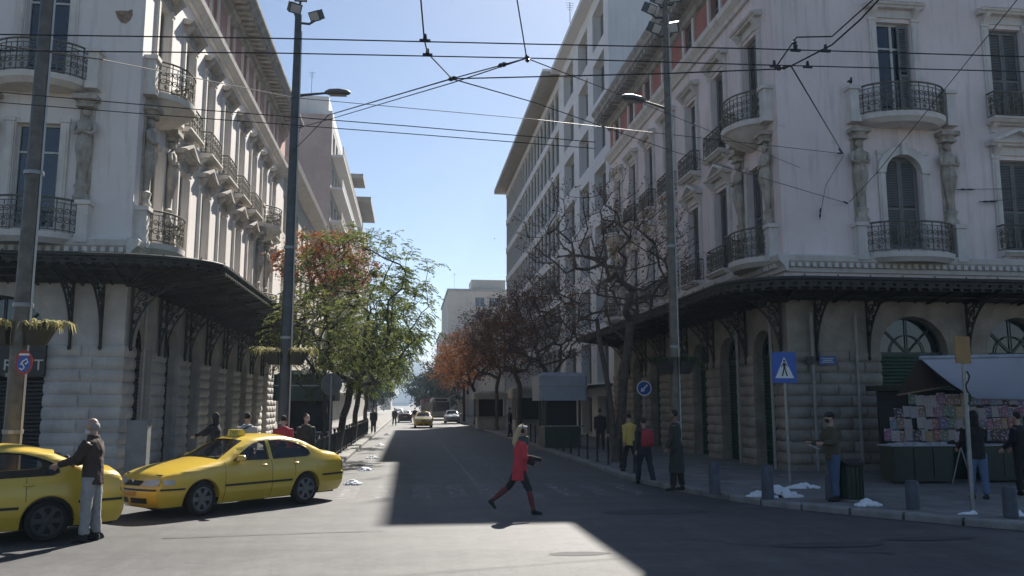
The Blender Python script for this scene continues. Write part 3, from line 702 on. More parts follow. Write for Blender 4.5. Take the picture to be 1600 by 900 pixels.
    dz = -.20 if Lft else -.26
    for i in range(len(fine)-1):
        a, b = fine[i], fine[i+1]; d = abs(dz); lo = zo - d*(.72 + .28*(i % 3 == 1))
        if i % 3 != 2: mb.add([(a.x,a.y,lo),(b.x,b.y,lo),(b.x,b.y,zo+.05),(a.x,a.y,zo+.05)], [(0,1,2,3)])
        else: mb.add([(a.x,a.y,zo-d*.25),(b.x,b.y,zo-d*.25),(b.x,b.y,zo+.05),(a.x,a.y,zo+.05), (a.x,a.y,lo),(b.x,b.y,lo),(b.x,b.y,zo-d*.5),(a.x,a.y,zo-d*.5)], [(0,1,2,3),(4,5,6,7)])
        if i % 9 == 0: mb.tube([(a.x,a.y,zo+.05),(a.x,a.y,zo+.17)], [.035,.012], 4)
    mb.put('fringe', 'iron', cp)
    bm_ = cached(('bk', Lft), lambda: bracket_mesh(1.9, 1.75))
    e = [0] + [x for c, h in ops for x in (c-h, c+h)] + [Lg]
    for k, (a, b) in enumerate(zip(e[0::2], e[1::2])):
        c = (a+b)/2
        for uu in ([c-.33, c+.33] if k > 0 else [.25]):
            if uu < Lg-1.2: place('bracket', bm_, cp, FS @ T(uu, .04, zi))
    for uu in ([.6, 1.4] if Lft else [.9, 2.6]) + [((fops[i][0]+fops[i+1][0])/2) for i in range(len(fops)-1)]:
        place('bracket', bm_, cp, FF @ T(uu, .04, zi))
    return root, FS, FF
BL, FSL, FFL = corner_building(-1)
BR, FSR, FFR = corner_building(1)
# marks on the left building: plaster scar, shop sign, junction box
def patch_mesh(pts, d): return MB().prism(pts, lambda u, z: (u, 0.002, z), lambda u, z: (u, d, z))
c = ony(195, 27, 24.3)
patch_mesh([(-.28,.17),(-.12,.20),(.10,.20),(.14,.24),(.2,.25),(.22,.1),(.16,-.08),(.04,-.2),(-.1,-.16),(-.2,-.03)], .012).put('plaster_scar', 'brick_scar', BL, T(c.x, 24.3, c.z) @ frame((0,0,0), (1,0,0), (0,-1,0)))
sg = MB().box(-4.9, -1.98, .02, .16, 2.85, 3.72).put('shop_sign', 'sign_black', BL, frame((-7.9, 24.3, 0), (1,0,0), (0,-1,0)))
def text(s, size, loc, parent, rotm, mt, ext=0.004):
    cu = bpy.data.curves.new('text', 'FONT'); cu.body = s; cu.size = size; cu.extrude = ext; cu.resolution_u = 3; cu.align_x = 'CENTER'; cu.align_y = 'CENTER'
    o = bpy.data.objects.new('tmp', cu); COL.objects.link(o); dg = bpy.context.evaluated_depsgraph_get(); me = bpy.data.meshes.new_from_object(o.evaluated_get(dg)); bpy.data.objects.remove(o)
    me.materials.clear(); me.materials.append(M(mt)); return place('lettering', me, parent, Matrix.Translation(loc) @ rotm)
RX = Matrix.Rotation(pi/2, 4, 'X')              # upright text that faces -Y
for ch_, px_, py_, sz in (('R', 12, 571, .42), ('T', 60, 571, .42), ('BA', 13, 586, .13)):
    q = ony(px_, py_, 24.13); text(ch_, sz, (q.x, 24.13, q.z), sg, RX, 'letter')
jb = ony(218, 708, 23.9)
# grey cabinet against the left pier
o = MB(); o.box(-.27,.27,0,.32,0,1.55); o.box(-.245,.245,-.012,0,.06,1.49); o.box(.17,.2,-.03,-.012,.7,.85)
cb = o.put('utility_cabinet', 'cabinet_grey' if 'cabinet_grey' in MATS else mat('cabinet_grey', (.20,.205,.205), .6, .15, 3, streak=.4).name, None, T(-7.2, 23.6, KH))
tag(cb, 'grey metal utility cabinet standing against the left stone pier', 'cabinet')
# drain pipes
for X, Y, s, lab in ((-7.62, 25.2, 1, BL), (11.22, 27.6, -1, BR), (11.22, 24.9, -1, BR)):
    MB().tube([(X,Y,KH),(X,Y,5.3)], .05, 8).put('drain_pipe', 'pipe' if 'pipe' in MATS else mat('pipe', (.30,.29,.27), .5, .15, 3).name, lab)
for px_ in (1275, 1345):
    q = ony(px_, 650, 24.1); MB().tube([(q.x,24.12,KH),(q.x,24.12,4.9)], .045, 8).put('drain_pipe', 'pipe', BR)
# street name plates on the right pier
mat('plate_blue', (.03,.09,.28), .4, .05, 4); mat('plate_white', (.5,.52,.55), .5, .05, 4)
q = ony(1293, 563, 24.05); pl_ = MB().box(-.27,.27,-.01,.01,-.13,.13).put('street_name_plate', 'plate_blue', BR, T(q.x, 24.05, q.z))
for z, w in ((.055,.19),(0,.15),(-.055,.2)): MB().box(-w,w,-.014,-.0105,z-.012,z+.012).put('lettering', 'plate_white', pl_, T(q.x, 24.05, q.z))
q = ony(1266, 563, 24.05); MB().box(-.12,.12,-.01,.01,-.12,.12).put('number_plate', 'sign_black', BR, T(q.x, 24.05, q.z))
# ---------------------------------------------------------------- buildings along the street
def tower(name, label, x0, x1, y0, y1, H, wallm, loc=None):
    r = thing(name, label, 'building', ((x0+x1)/2, (y0+y1)/2, 0)); return r
def grid_wall(root, F, w, H, wallm, cols, rows, depth=.35, pane='glass_far', framem='frame_white', z_base=0.0, mull=1):
    """wall with window openings at cols [(u0,u1)] x rows [(z0,z1)], each window a part with its pane"""
    holes = [(a, b, c, d) for a, b in cols for c, d in rows]
    wall_holes(MB(), 0, w, z_base, H, holes, depth).put('wall', wallm, root, F)
    for a, b, c, d in holes:
        W, h = round(b-a, 3), round(d-c, 3); m = F @ T(a, -depth+.12, c)
        o = place('window', cached(('gf', W, h, framem, mull), lambda: frame_mesh(W, h, framem, mull, 0, .07)), root, m)
        place('pane', cached(('gp', W, h, pane), lambda: pane_mesh(W, h, pane)), o, m @ T(0, -.02, 0))
# --- white office block beyond the right corner building
X0 = 11.5; Y1 = 46.25; Y2 = 63.0; Y3 = 100.0; HT = 28.5
ob = thing('office_block', 'tall white office block with flat overhanging roof beyond the right corner building', 'building', (X0+9, 73, 0))
Fn = frame((X0, Y1, 0), (0,1,0), (-1,0,0)); w1 = Y2-Y1
grid_wall(ob, Fn, w1, HT-.02, 'white_wall', [(1.2,4.3),(5.9,9.0),(10.8,14.6)], [(.25,2.6)] + [(3.4+k*3.55, 6.0+k*3.55) for k in range(7)], .7, mull=1)
MB().box(X0+.75, X0+18, Y1+.02, Y3-.5, 0, HT-.05).put('inner_wall', 'white_wall2', ob)
MB().box(X0, X0+18, Y1-.04, Y1+.02, 0, HT-.03).put('gable_wall', 'white_wall', ob)
Ff = frame((X0+.25, Y2, 0), (0,1,0), (-1,0,0)); w2 = Y3-Y2
cols = [(.9+i*2.02, 2.55+i*2.02) for i in range(18)]; rows = [(.25,2.7)] + [(3.9+k*3.5, 6.4+k*3.5) for k in range(7)]
grid_wall(ob, Ff, w2, HT-.4, 'white_wall2', cols, rows, .35, mull=1)
for k in range(8): MB().box(0, w2, .003, .22, 2.9+k*3.5, 3.6+k*3.5).put('spandrel', 'white_wall', ob, Ff)
for i in range(19): MB().box(.3+i*2.02, .55+i*2.02, .003, .16, .1, HT-.45).put('pilaster', 'white_wall2', ob, Ff)
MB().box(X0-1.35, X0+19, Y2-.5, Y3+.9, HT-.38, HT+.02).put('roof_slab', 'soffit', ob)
MB().box(X0-1.37, X0+19.02, Y2-.52, Y3+.92, HT-.1, HT+.12).put('roof_edge', 'white_wall', ob)
MB().box(X0-.73, X0+19, Y1-.3, Y2-.52, HT-.3, HT+.05).put('roof_slab', 'white_wall', ob)
MB().prism([(-1.9,3.0),(-1.9,3.15),(0.0,3.3),(0.0,3.12)], lambda a, z: (X0+a-.003, Y1+.4, z), lambda a, z: (X0+a-.003, Y2-.8, z)).put('shop_awning', 'canopy_sheet', ob)
MB().box(X0+1.5, X0+10, Y1+3, Y1+12, HT+.05, HT+3.0).put('penthouse', 'white_wall2', ob)
mb = MB(); mb.box(X0+6, X0+9, Y1-.08, Y1-.04, 22.0, 24.3); mb.put('wall_panel', 'concrete', ob)
def aerial(root, x, y, z, h):
    mb = MB(); mb.tube([(x,y,z),(x,y,z+h)], .03, 4)
    for i in range(4): mb.tube([(x-.35+.05*i,y,z+h-.1-.18*i),(x+.35-.05*i,y,z+h-.1-.18*i)], .015, 3)
    mb.put('aerial', 'iron', root)
aerial(ob, X0+.4, 60, HT+.1, 4.5); aerial(ob, X0+.4, 53.5, HT+.05, 3.8); aerial(BR, 13.4, 44.5, 18.6, 3.4)
aerial(BL, -9.5, 48, 19.0, 3.6)
# --- left side
lb = thing('low_building', 'cream four-storey building with cornice between the corner building and the pink block', 'building', (-14, 66, 0))
F = frame((-8.0, 51.32, 0), (0,1,0), (1,0,0)); w = 29.5
grid_wall(lb, F, w, 17.0, 'cream_wall', [(1.0+i*2.9, 2.3+i*2.9) for i in range(10)], [(1.0,3.6),(5.2,7.6),(9.0,11.4),(12.8,15.2)], .3)
MB().box(-20, -8.35, 51.34, 80.8, 0, 17.2).put('inner_wall', 'cream_wall', lb)
extrude_profile(MB(), [(0,16.4),(.3,16.5),(.8,16.9),(.9,17.2),(0,17.4)], 0, w).put('cornice', 'trim_cream', lb, F)
for i in range(5): MB().box(1.0+i*5.8, 3.6+i*5.8, .003, .9, 8.75, 8.95).put('balcony', 'trim_cream', lb, F)
pb = thing('apartment_block', 'tall pinkish brown apartment block with balcony strips behind the left lamp post', 'building', (-16, 96, 0))
F = frame((-8.0, 81, 0), (0,1,0), (1,0,0)); w = 34
grid_wall(pb, F, w, 30.0, 'concrete', [(1.2+i*3.3, 3.4+i*3.3) for i in range(10)], [(4.0+k*3.3, 6.0+k*3.3) for k in range(8)], .4)
MB().box(-24, -8.45, 81.3, 115, 0, 30.0).put('inner_wall', 'concrete', pb)
Fg = frame((-8.0, 81, 0), (-1,0,0), (0,-1,0))
MB().box(-24, -8.0, 80.95, 81.28, 0, 30.6).put('gable_wall', 'pink_wall', pb)
for k in range(8):
    MB().box(.3, w-.3, .003, 1.15, 3.3+k*3.3, 3.5+k*3.3).put('balcony_slab', 'white_wall2', pb, F)
    MB().box(.3, w-.3, 1.06, 1.14, 3.502+k*3.3, 4.35+k*3.3).put('balcony_front', 'brown_panel' if k % 2 else 'concrete', pb, F)
MB().box(-13, -8.6, 83, 92, 30.01, 33.2).put('penthouse', 'white_wall2', pb); MB().box(-8.9, -8.0, 81, 115, 30.01, 31.0).put('parapet', 'white_wall', pb)
aerial(pb, -10.5, 84, 33.2, 3)
fb_ = thing('slab_roof_block', 'grey concrete block with broad flat roof slab at the far left of the street', 'building', (-16, 135, 0))
F = frame((-8.0, 115.3, 0), (0,1,0), (1,0,0)); w = 45
grid_wall(fb_, F, w, 31.5, 'concrete', [(1.2+i*3.3, 3.4+i*3.3) for i in range(13)], [(4.0+k*3.3, 6.0+k*3.3) for k in range(8)], .4)
MB().box(-24, -8.45, 115.32, 160, 0, 31.4).put('inner_wall', 'concrete', fb_)
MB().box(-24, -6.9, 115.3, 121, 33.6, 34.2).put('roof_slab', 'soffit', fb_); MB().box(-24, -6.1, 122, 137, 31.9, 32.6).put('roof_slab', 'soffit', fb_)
MB().box(-20, -8.6, 115.4, 121, 31.5, 33.6).put('penthouse', 'brown_panel', fb_)
# --- far right
def far_block(name, label, x0, x1, y0, y1, H, wallm, cols, rows, plain=0.0):
    r = thing(name, label, 'building', ((x0+x1)/2, (y0+y1)/2, 0))
    F = frame((x0, y0, 0), (1,0,0), (0,-1,0)); grid_wall(r, F, x1-x0, H, wallm, cols, rows, .4)
    MB().box(x0+.02, x1, y0+.42, y1, 0, H).put('inner_wall', wallm, r); MB().box(x0-.3, x1+.3, y0-.3, y1, H+.004, H+.5).put('roof_edge', 'concrete', r)
    return r
b = far_block('cream_block', 'cream apartment block with plain end wall beyond the white office block', 8.6, 24, 190, 230, 28, 'cream_wall', [(6.2,8.4),(9.4,12.0),(12.6,14.6)], [(4+k*3.4, 6.2+k*3.4) for k in range(7)])
MB().box(14, 22, 192, 200, 28.6, 31).put('penthouse', 'cream_wall', b); aerial(b, 10, 192, 28.5, 4)
b = far_block('pitched_building', 'small pale pink building with gabled roof in front of the cream block', 7.6, 22, 165, 189, 15, 'cream_wall', [(1+i*2.6, 2.3+i*2.6) for i in range(5)], [(4+k*3.6, 6.2+k*3.6) for k in range(3)])
MB().prism([(6.9,15.5),(22.6,15.5),(14.5,19.5)], lambda x, z: (x,164.4,z), lambda x, z: (x,189.5,z)).put('roof', 'pink_wall', b)
far_block('distant_block', 'dark distant block closing the right side of the street', 9.5, 30, 262, 300, 24, 'concrete', [(1+i*3, 3+i*3) for i in range(6)], [(4+k*3.4, 6+k*3.4) for k in range(5)])
far_block('distant_block', 'distant greyish block behind the green trees on the left', -26, -9.5, 230, 290, 22, 'concrete', [(1+i*3, 3+i*3) for i in range(5)], [(4+k*3.4, 6+k*3.4) for k in range(5)])
far_block('distant_block', 'low distant pale block at the foot of the hill', -16, -7, 330, 360, 15, 'cream_wall', [(1+i*2.7, 2.6+i*2.7) for i in range(3)], [(3+k*3.4, 5+k*3.4) for k in range(3)])
far_block('mid_block', 'grey block filling the gap behind the far right kiosk', 11.6, 26, 101.5, 164, 14, 'concrete', [(1+i*2.7, 2.6+i*2.7) for i in range(5)], [(3+k*3.4, 5+k*3.4) for k in range(3)])
# houses on the hill
mat('hill_house', (0.55, 0.53, 0.5), 0.8, 0.1, 0.05)
rnd = random.Random(5); hm = cached('hh', lambda: MB().box(-7,7,-5,5,-4,9).mesh('hill_house', 'hill_house'))
mb = MB()
for i in range(260):
    x = rnd.uniform(-420, 160); t = rnd.uniform(.02, .75); h = (92*math.exp(-((x+70)/300)**2)+14)*(t**.8)
    w = rnd.uniform(5, 11); mb.box(x-w, x+w, 1150+500*t-6, 1150+500*t+6, h-8, h+rnd.uniform(3, 9))
tag(mb.put('hillside_town', 'hill_house'), 'far hazy pale houses scattered over the hill', 'houses', kind='stuff')

# ---------------------------------------------------------------- trees
def tree(name, label, x, y, base_r, fork_z, crown, N, leafm, leafn, leaf=(.05,.14), seed=1, barkm='bark', lean=(0,0), limbs=4, zgap=0.0, group='street trees', clump=.45, stems=1, twigs=0, bias=.35, spray=False):
    """trunk and limbs grown towards points spread through the crown (cx,cy,cz,rx,ry,rz relative to the base)"""
    rnd = random.Random(seed); cx, cy, cz, rx, ry, rz = crown
    pos = [Vector((0,0,0))]; par = [-1]
    k0 = 0
    for st in range(stems):
        prev = 0; ang = 2*pi*st/stems + .4
        for i in range(1, 7):
            t = i/6; sp = (.42*fork_z*.35*t**1.2 if stems > 1 else 0)
            pos.append(Vector((lean[0]*t+rnd.uniform(-.05,.05)+sp*cos(ang), lean[1]*t+rnd.uniform(-.05,.05)+sp*sin(ang)*.5, fork_z*t))); par.append(prev); prev = len(pos)-1
    tg = []
    while len(tg) < N:
        p = Vector((rnd.uniform(-1,1), rnd.uniform(-1,1), rnd.uniform(-1,1))); l = p.length
        if l > 1 or l < .25 and rnd.random() < .6: continue
        p *= 1 + .18*noise.noise(p*2+Vector((seed,0,0)))
        tg.append(Vector((cx+p.x*rx, cy+p.y*ry, cz+p.z*rz)))
    top = pos[6]; tg.sort(key=lambda p: (p-top).length)
    tips = []; tw_tips = []; cand = list(range(3, len(pos)))
    for p in tg:
        best, bi = 1e9, 0
        for i in cand:
            q = pos[i]; d = (p-q).length + (1.1*max(0, q.z-p.z)) + .45*(q-top).length*(bias if stems == 1 else .02)
            if d < best: best, bi = d, i
        q = pos[bi]; L_ = (p-q).length; k = max(1, int(L_/.5)); prev = bi
        out = (q-Vector((cx,cy,q.z))); out = out.normalized()*.12 if out.length > 0 else out
        for j in range(1, k+1):
            t = j/k; v = q.lerp(p, t) + Vector((rnd.uniform(-1,1), rnd.uniform(-1,1), rnd.uniform(-.6,1)))*.022*L_**.5*(1 if j < k else 0) + Vector((0,0,.10*L_*sin(pi*t)*.6))
            pos.append(v); par.append(prev); prev = len(pos)-1; cand.append(prev)
        tips.append(prev)
        if twigs:
            for _ in range(twigs):
                o_ = (pos[prev]-Vector((cx,cy,cz*.75))).normalized(); d_ = (o_+Vector((rnd.uniform(-1,1),rnd.uniform(-1,1),rnd.uniform(-.5,.9)))*.8).normalized(); b_ = prev
                for j_ in range(2): pos.append(pos[b_]+(d_+Vector((rnd.uniform(-.3,.3),rnd.uniform(-.3,.3),rnd.uniform(-.2,.3))))*rnd.uniform(.14,.3)); par.append(b_); b_ = len(pos)-1
                tw_tips.append(b_)
    cnt = [0]*len(pos)
    for t in tips: cnt[t] += 1
    for i in range(len(pos)-1, 0, -1): cnt[par[i]] += max(cnt[i], 0)
    tot = max(1, cnt[0]); R = [max(.006, base_r*(max(c_,.35)/tot)**.5) for c_ in cnt]
    for i in range(1, 6*stems+1): R[i] = max(R[i], base_r*(1-.35*pos[i].z/fork_z)*(.72 if stems > 1 else 1))
    R[0] = base_r*1.25
    root = thing(name, label, 'tree', (x, y, KH-.02), 0, group)
    tr = MB(); br = MB()
    for i in range(1, len(pos)):
        a, b = pos[par[i]], pos[i]; n = 7 if R[i] > .06 else 5 if R[i] > .025 else 3
        (tr if i <= 6*stems else br).tube([a, b], [min(R[par[i]], R[i]*1.35), R[i]], n, caps=False)
    part('trunk', tr.mesh('trunk', barkm, 60, False), root); part('branches', br.mesh('branches', barkm, 60, False), root)
    if leafn:
        lf = MB(); V = lf.v; Fc = lf.f
        terminal = tips+tw_tips
        tw = MB()
        def leaflet(p, ax, s, w):
            sd = ax.cross(Vector((rnd.uniform(-1,1), rnd.uniform(-1,1), rnd.uniform(-.3,1)))).normalized(); k = len(V)
            V.extend((tuple(p), tuple(p+ax*s*.5+sd*w), tuple(p+ax*s), tuple(p+ax*s*.5-sd*w))); Fc.append((k,k+1,k+2,k+3)); lf.m.append(0)
        if spray:                                # feathery compound leaves that droop from the twig ends
            for _ in range(leafn//9):
                c = pos[rnd.choice(terminal)] + Vector((rnd.gauss(0,1), rnd.gauss(0,1), rnd.gauss(0,.7)))*clump*.45
                out = (c-Vector((cx,cy,cz-.3))).normalized(); d_ = (out*.8+Vector((rnd.uniform(-1,1), rnd.uniform(-1,1), rnd.uniform(-.5,.35)))).normalized(); q = c; ln = rnd.uniform(*leaf)*2.4
                for j in range(5):
                    q2 = q + d_*ln/5; d_ = (d_+Vector((0,0,-.22))).normalized(); sdv = d_.cross(Vector((0,0,1))); sdv = sdv.normalized() if sdv.length > .05 else Vector((1,0,0))
                    for sg in (-1, 1):
                        if j == 4 and sg > 0: leaflet(q2, d_, ln*.34, ln*.07)
                        else: leaflet(q2, (d_*.55+sdv*sg+Vector((0,0,-.25))).normalized(), ln*rnd.uniform(.28,.4), ln*.075)
                    q = q2
        else:
            for _ in range(leafn):
                c = pos[rnd.choice(terminal)]; d = Vector((rnd.gauss(0,1), rnd.gauss(0,1), rnd.gauss(0,.8)-.15))*clump; p = c + d*rnd.random(); s = rnd.uniform(*leaf)
                leaflet(p, Vector((rnd.uniform(-1,1), rnd.uniform(-1,1), rnd.uniform(-1.0,.35))).normalized(), s, s*.34)
        part('foliage', lf.mesh('foliage', leafm, None, False), root)
    return root
# left row, green, between the fence and the left buildings
tree('street_tree', 'nearest small green tree beside the left lamp post', -2.95, 30.0, .09, 2.7, (-.2,0.2,4.4,2.1,2.0,1.8), 170, 'leaf_olive', 6500, (.07,.17), 3, lean=(.1,0), group='green trees on the left pavement', spray=True, clump=.26)
tree('street_tree', 'largest leafy green tree leaning over the road from the left kerb', -2.9, 35.5, .15, 3.0, (.8,0,6.2,3.3,3.0,3.4), 330, 'leaf_green', 24000, (.07,.18), 4, lean=(.5,0), group='green trees on the left pavement', spray=True, clump=.26)
tree('street_tree', 'rust-leaved tree showing over the green trees on the left', -3.5, 38.0, .12, 4.2, (-.3,0,8.3,2.4,2.0,1.6), 200, 'leaf_orange', 9000, (.07,.15), 5, group='green trees on the left pavement', clump=.32)
tree('street_tree', 'green tree overhanging the kerb third along the left fence', -2.9, 45, .14, 3.0, (.9,0,6.1,2.9,3,3.1), 230, 'leaf_green', 15000, (.09,.2), 6, lean=(.3,0), group='green trees on the left pavement', spray=True, clump=.3)
tree('street_tree', 'farther green tree on the left pavement before the sunlit crossing', -2.9, 58, .14, 3.0, (.5,0,5.8,2.7,3,3.0), 180, 'leaf_green', 7000, (.14,.32), 8, group='green trees on the left pavement', spray=True, clump=.5)
tree('street_tree', 'last green tree of the left row, seen small by the road', -3.2, 78, .14, 3.0, (0,0,5.6,2.6,3,2.9), 120, 'leaf_dark', 5000, (.16,.36), 9, group='green trees on the left pavement', spray=True, clump=.5)
# right row, almost bare
tree('street_tree', 'large almost bare forked tree beside the right lamp post', 7.25, 29.0, .17, 5.0, (-.2,.3,7.4,3.1,2.8,3.0), 250, 'leaf_rust', 2600, (.05,.12), 11, 'bark_dark', group='bare trees on the right pavement', twigs=4, stems=2, clump=.3)
tree('street_tree', 'dark bare tree with dense reddish twigs beside the grey kiosk', 7.0, 41.5, .15, 3.2, (-.4,0,6.1,2.5,2.5,2.3), 300, 'leaf_rust', 5200, (.06,.13), 12, 'bark_dark', group='bare trees on the right pavement', twigs=4, clump=.3)
tree('street_tree', 'third bare brown tree along the right kerb', 7.0, 53, .15, 3.2, (-.6,0,6.3,2.8,2.6,2.5), 330, 'leaf_rust', 5200, (.07,.15), 13, 'bark_dark', group='bare trees on the right pavement', twigs=4, clump=.35)
tree('street_tree', 'fourth brown tree along the right kerb behind the far kiosk', 6.9, 66, .15, 3.4, (-.6,0,6.8,3,2.6,2.6), 280, 'leaf_rust', 5200, (.08,.16), 14, 'bark_dark', group='bare trees on the right pavement', twigs=4, clump=.4)
tree('street_tree', 'sunlit orange-leaved tree at the far end of the right row', 6.6, 84, .16, 3.2, (-.9,0,6.6,3.4,3,2.6), 260, 'leaf_orange', 5600, (.10,.2), 15, 'bark', group='bare trees on the right pavement', twigs=4, clump=.45)
tree('street_tree', 'second orange-leaved tree standing behind the first far one', 6.4, 98, .16, 3.2, (-.8,0,6.4,3.2,3,2.6), 200, 'leaf_orange', 4600, (.12,.22), 16, 'bark', group='bare trees on the right pavement', twigs=4, clump=.5)
for i, (x, y, h) in enumerate([(5.5,150,11), (8.0,170,13), (3.0,185,10), (-6.5,170,9)]):
    tree('evergreen_tree', ['dark evergreen tree above the red bus at the street end', 'taller dark evergreen tree right of the red bus', 'dark evergreen tree left of the others at the street end', 'dark evergreen tree on the far left pavement'][i], x, y, .2, 3, (0,0,h*.55,3.6,3.6,h*.42), 90, 'leaf_dark', 5000, (.25,.6), 20+i, 'bark_dark', group='dark trees at the street end', clump=.8)
# ---------------------------------------------------------------- street furniture
mat('planter', (.03,.032,.03), .6, .2, 5); mat('sign_red', (.30,.03,.03), .4, .05, 4); mat('sign_blue', (.02,.10,.42), .4, .05, 4); mat('sign_white', (.75,.75,.74), .45, .03, 4)
mat('black', (.01,.01,.01), .5, 0); mat('galv', (.28,.29,.30), .4, .15, 6, metal=.6); mat('sign_orange', (.34,.20,.07), .5, .1, 5)
mat('bollard', (.075,.085,.11), .6, .2, 5, .1); mat('bin_green', (.012,.035,.022), .5, .15, 5); mat('kiosk_green', (.012,.032,.022), .5, .2, 3)
mat('kiosk_grey', (.33,.36,.42), .5, .15, 2, streak=.3); mat('kiosk_beige', (.38,.36,.32), .6, .15, 2, streak=.3); leaf_mat('awning_white', [(.70,.74,.80),(.70,.74,.80)], .55); mat('awning_brown', (.07,.05,.045), .8, .15, 3)
mat('dark_inside', (.012,.013,.014), .8, .1, 3); mat('wood', (.28,.20,.12), .7, .2, 5); mat('newsprint', (.42,.43,.46), .8, .15, 9)
def plant_tuft(mb, c, n, L_, rnd, spread=1.0):
    for _ in range(n):
        a = rnd.uniform(0, 2*pi); r = L_*rnd.uniform(.5, 1); o = Vector((cos(a), sin(a), 0)); p = Vector(c)+Vector((rnd.uniform(-.1,.1), rnd.uniform(-.1,.1), 0)); w = o.cross(Vector((0,0,1)))*.016
        pts = [p, p+o*r*.4*spread+Vector((0,0,r*.42)), p+o*r*.8*spread+Vector((0,0,r*.28)), p+o*r*spread+Vector((0,0,-r*.25))]
        k = len(mb.v)
        for i, q in enumerate(pts):
            s = (1, 1, .8, .1)[i]; mb.v += [tuple(q-w*s), tuple(q+w*s)]
        for i in range(3): mb.f.append((k+2*i, k+2*i+1, k+2*i+3, k+2*i+2)); mb.m.append(0)
def flood(root, x, y, z, ax, tilt=.6):
    mb = MB(); mb.box(-.16,.16,-.10,.10,-.13,.13); mb.box(-.17,.17,-.13,-.10,-.14,.14); mb.box(-.02,.02,.1,.16,-.1,.1)
    m = T(x, y, z) @ Matrix.Rotation(ax, 4, 'Z') @ Matrix.Rotation(tilt, 4, 'X'); o = mb.put('floodlight', 'pole_dark', root, m)
    MB().box(-.14,.14,-.136,-.131,-.11,.11).put('lens', 'lamp_lens', o, m)
def lamp_post(name, label, x, y, r0, r1, H, plz, seed, pm='pole', arm=None, floods=(), dry=True):
    root = thing(name, label, 'lamp post', (x, y, KH-.01), 0, 'lamp posts with planters'); mb = MB(); n = 12
    mb.lathe([(r0*1.5,KH),(r0*1.5,KH+.05),(r0*1.08,KH+.08),(r0,KH+1.2),(r0*.98,plz),(r1,H),(r1*.6,H+.02)], n, (x,y,0)); mb.put('pole', pm, root, None, 40)
    for z in (1.6, plz+.5, 6.2): MB().lathe([(r0*1.1,z),(r0*1.12,z+.06),(r0*1.1,z+.07)], n, (x,y,0)).put('band', 'galv', root)
    mb = MB(); mb.tube([(x+r0*1.04,y-.04,KH+.02),(x+r0*1.04,y-.04,plz),(x+r1*1.1,y-.04,H-.5)], .02, 6); mb.put('glint_tube', 'lamp_lens', root)  # pale tube up the pole, its colour paints the sun glint on that edge
    rnd = random.Random(seed)
    for s in (-1, 1):                          # two half baskets clamped round the pole
        mb = MB(); k = 8; rr = .5
        def pt(i, sc, z): q = -pi/2+pi*i/k; return (x+s*(r0+.01+sc*rr*cos(q)*.9), y+sc*.27*sin(q)*1.0, z)
        lo = [pt(i, .62, plz-.17) for i in range(k+1)]; hi = [pt(i, 1, plz+.15) for i in range(k+1)]
        mb.add(lo+hi, [(i, i+1, k+2+i, k+1+i) for i in range(k)] + [tuple(range(k+1)), tuple(range(k+1, 2*k+2)), (0, k+1, 2*k+1, k)])
        p = mb.put('planter', 'planter', root)
        mb = MB()
        for j in range(5): plant_tuft(mb, (x+s*(r0+.08+.09*j), y+rnd.uniform(-.12,.12), plz+.14), 16, .36, rnd)
        mb.put('plant', 'leaf_dry' if dry else 'leaf_dark', p)
    if arm:
        z, dx, dy, hd = arm; mb = MB(); mb.tube([(x,y,z-.05),(x+dx*.25,y+dy*.25,z+.0),(x+dx,y+dy,z+.12)], [.05,.04,.032], 6); mb.lathe([(r1*1.3,z-.14),(r1*1.3,z+.06)], 10, (x,y,0)); mb.put('arm', pm, root)
        u = Vector((dx,dy,0)).normalized(); v = Vector((-u.y,u.x,0)); b0 = Vector((x+dx*.96,y+dy*.96,z+.12)); mb = MB(); pr = [(-.05,.06,.05),(.08,.13,.11),(.35,.16,.13),(.58,.12,.10),(.68,.05,.05)]
        vs_ = []
        for t, w, h in pr:
            for q in range(10): a = 2*pi*q/10; vs_.append(b0+u*t*.95+v*(w*cos(a))+Vector((0,0,(h*sin(a) if sin(a) > 0 else h*.45*sin(a))+t*.06)))
        mb.add(vs_, [(i*10+j, i*10+(j+1)%10, (i+1)*10+(j+1)%10, (i+1)*10+j) for i in range(4) for j in range(10)] + [tuple(range(10)), tuple(range(40,50))])
        hdo = mb.put('lamp_head', 'lamp_grey', root, None, 40); MB().add([b0+u*.1+v*.1+Vector((0,0,-.06)), b0+u*.55+v*.08+Vector((0,0,-.04)), b0+u*.55-v*.08+Vector((0,0,-.04)), b0+u*.1-v*.1+Vector((0,0,-.06))], [(0,1,2,3)]).put('lens', 'lamp_lens', hdo)
    for fx, fz, ax in floods:
        mb = MB(); mb.tube([(x,y,fz-.18),(x+fx*.6,y,fz-.2),(x+fx,y,fz-.05)], .035, 5); mb.put('flood_arm', 'pole_dark', root); flood(root, x+fx, y, fz+.06, ax)
    return root
pL = at_depth(31, 14.6); pM = at_depth(447, 21.8); pR = at_depth(1053, 21.6)
lamp_post('lamp_post', 'thick brown lamp post with dry planter behind the leftmost taxi', pL.x, pL.y, .15, .115, 12.5, 3.3, 1, 'pole')
lamp_post('lamp_post', 'dark lamp post with floodlights and lamp arm beside the green trees', pM.x, pM.y, .145, .095, 12.8, 3.3, 2, 'pole_dark', (10.5, .85, .1, 1), ((-.12,12.95,.5),(.5,12.75,-.6),(.05,13.3,0)))
lamp_post('lamp_post', 'lamp post with floodlight clusters in front of the right corner building', pR.x, pR.y, .11, .075, 13.2, 3.05, 3, 'pole', (10.05, -.72, -.1, 1), ((-.32,12.25,.5),(.22,12.3,-.5),(-.2,13.1,.4),(.3,13.2,-.5),(-.45,12.8,.6)), False)
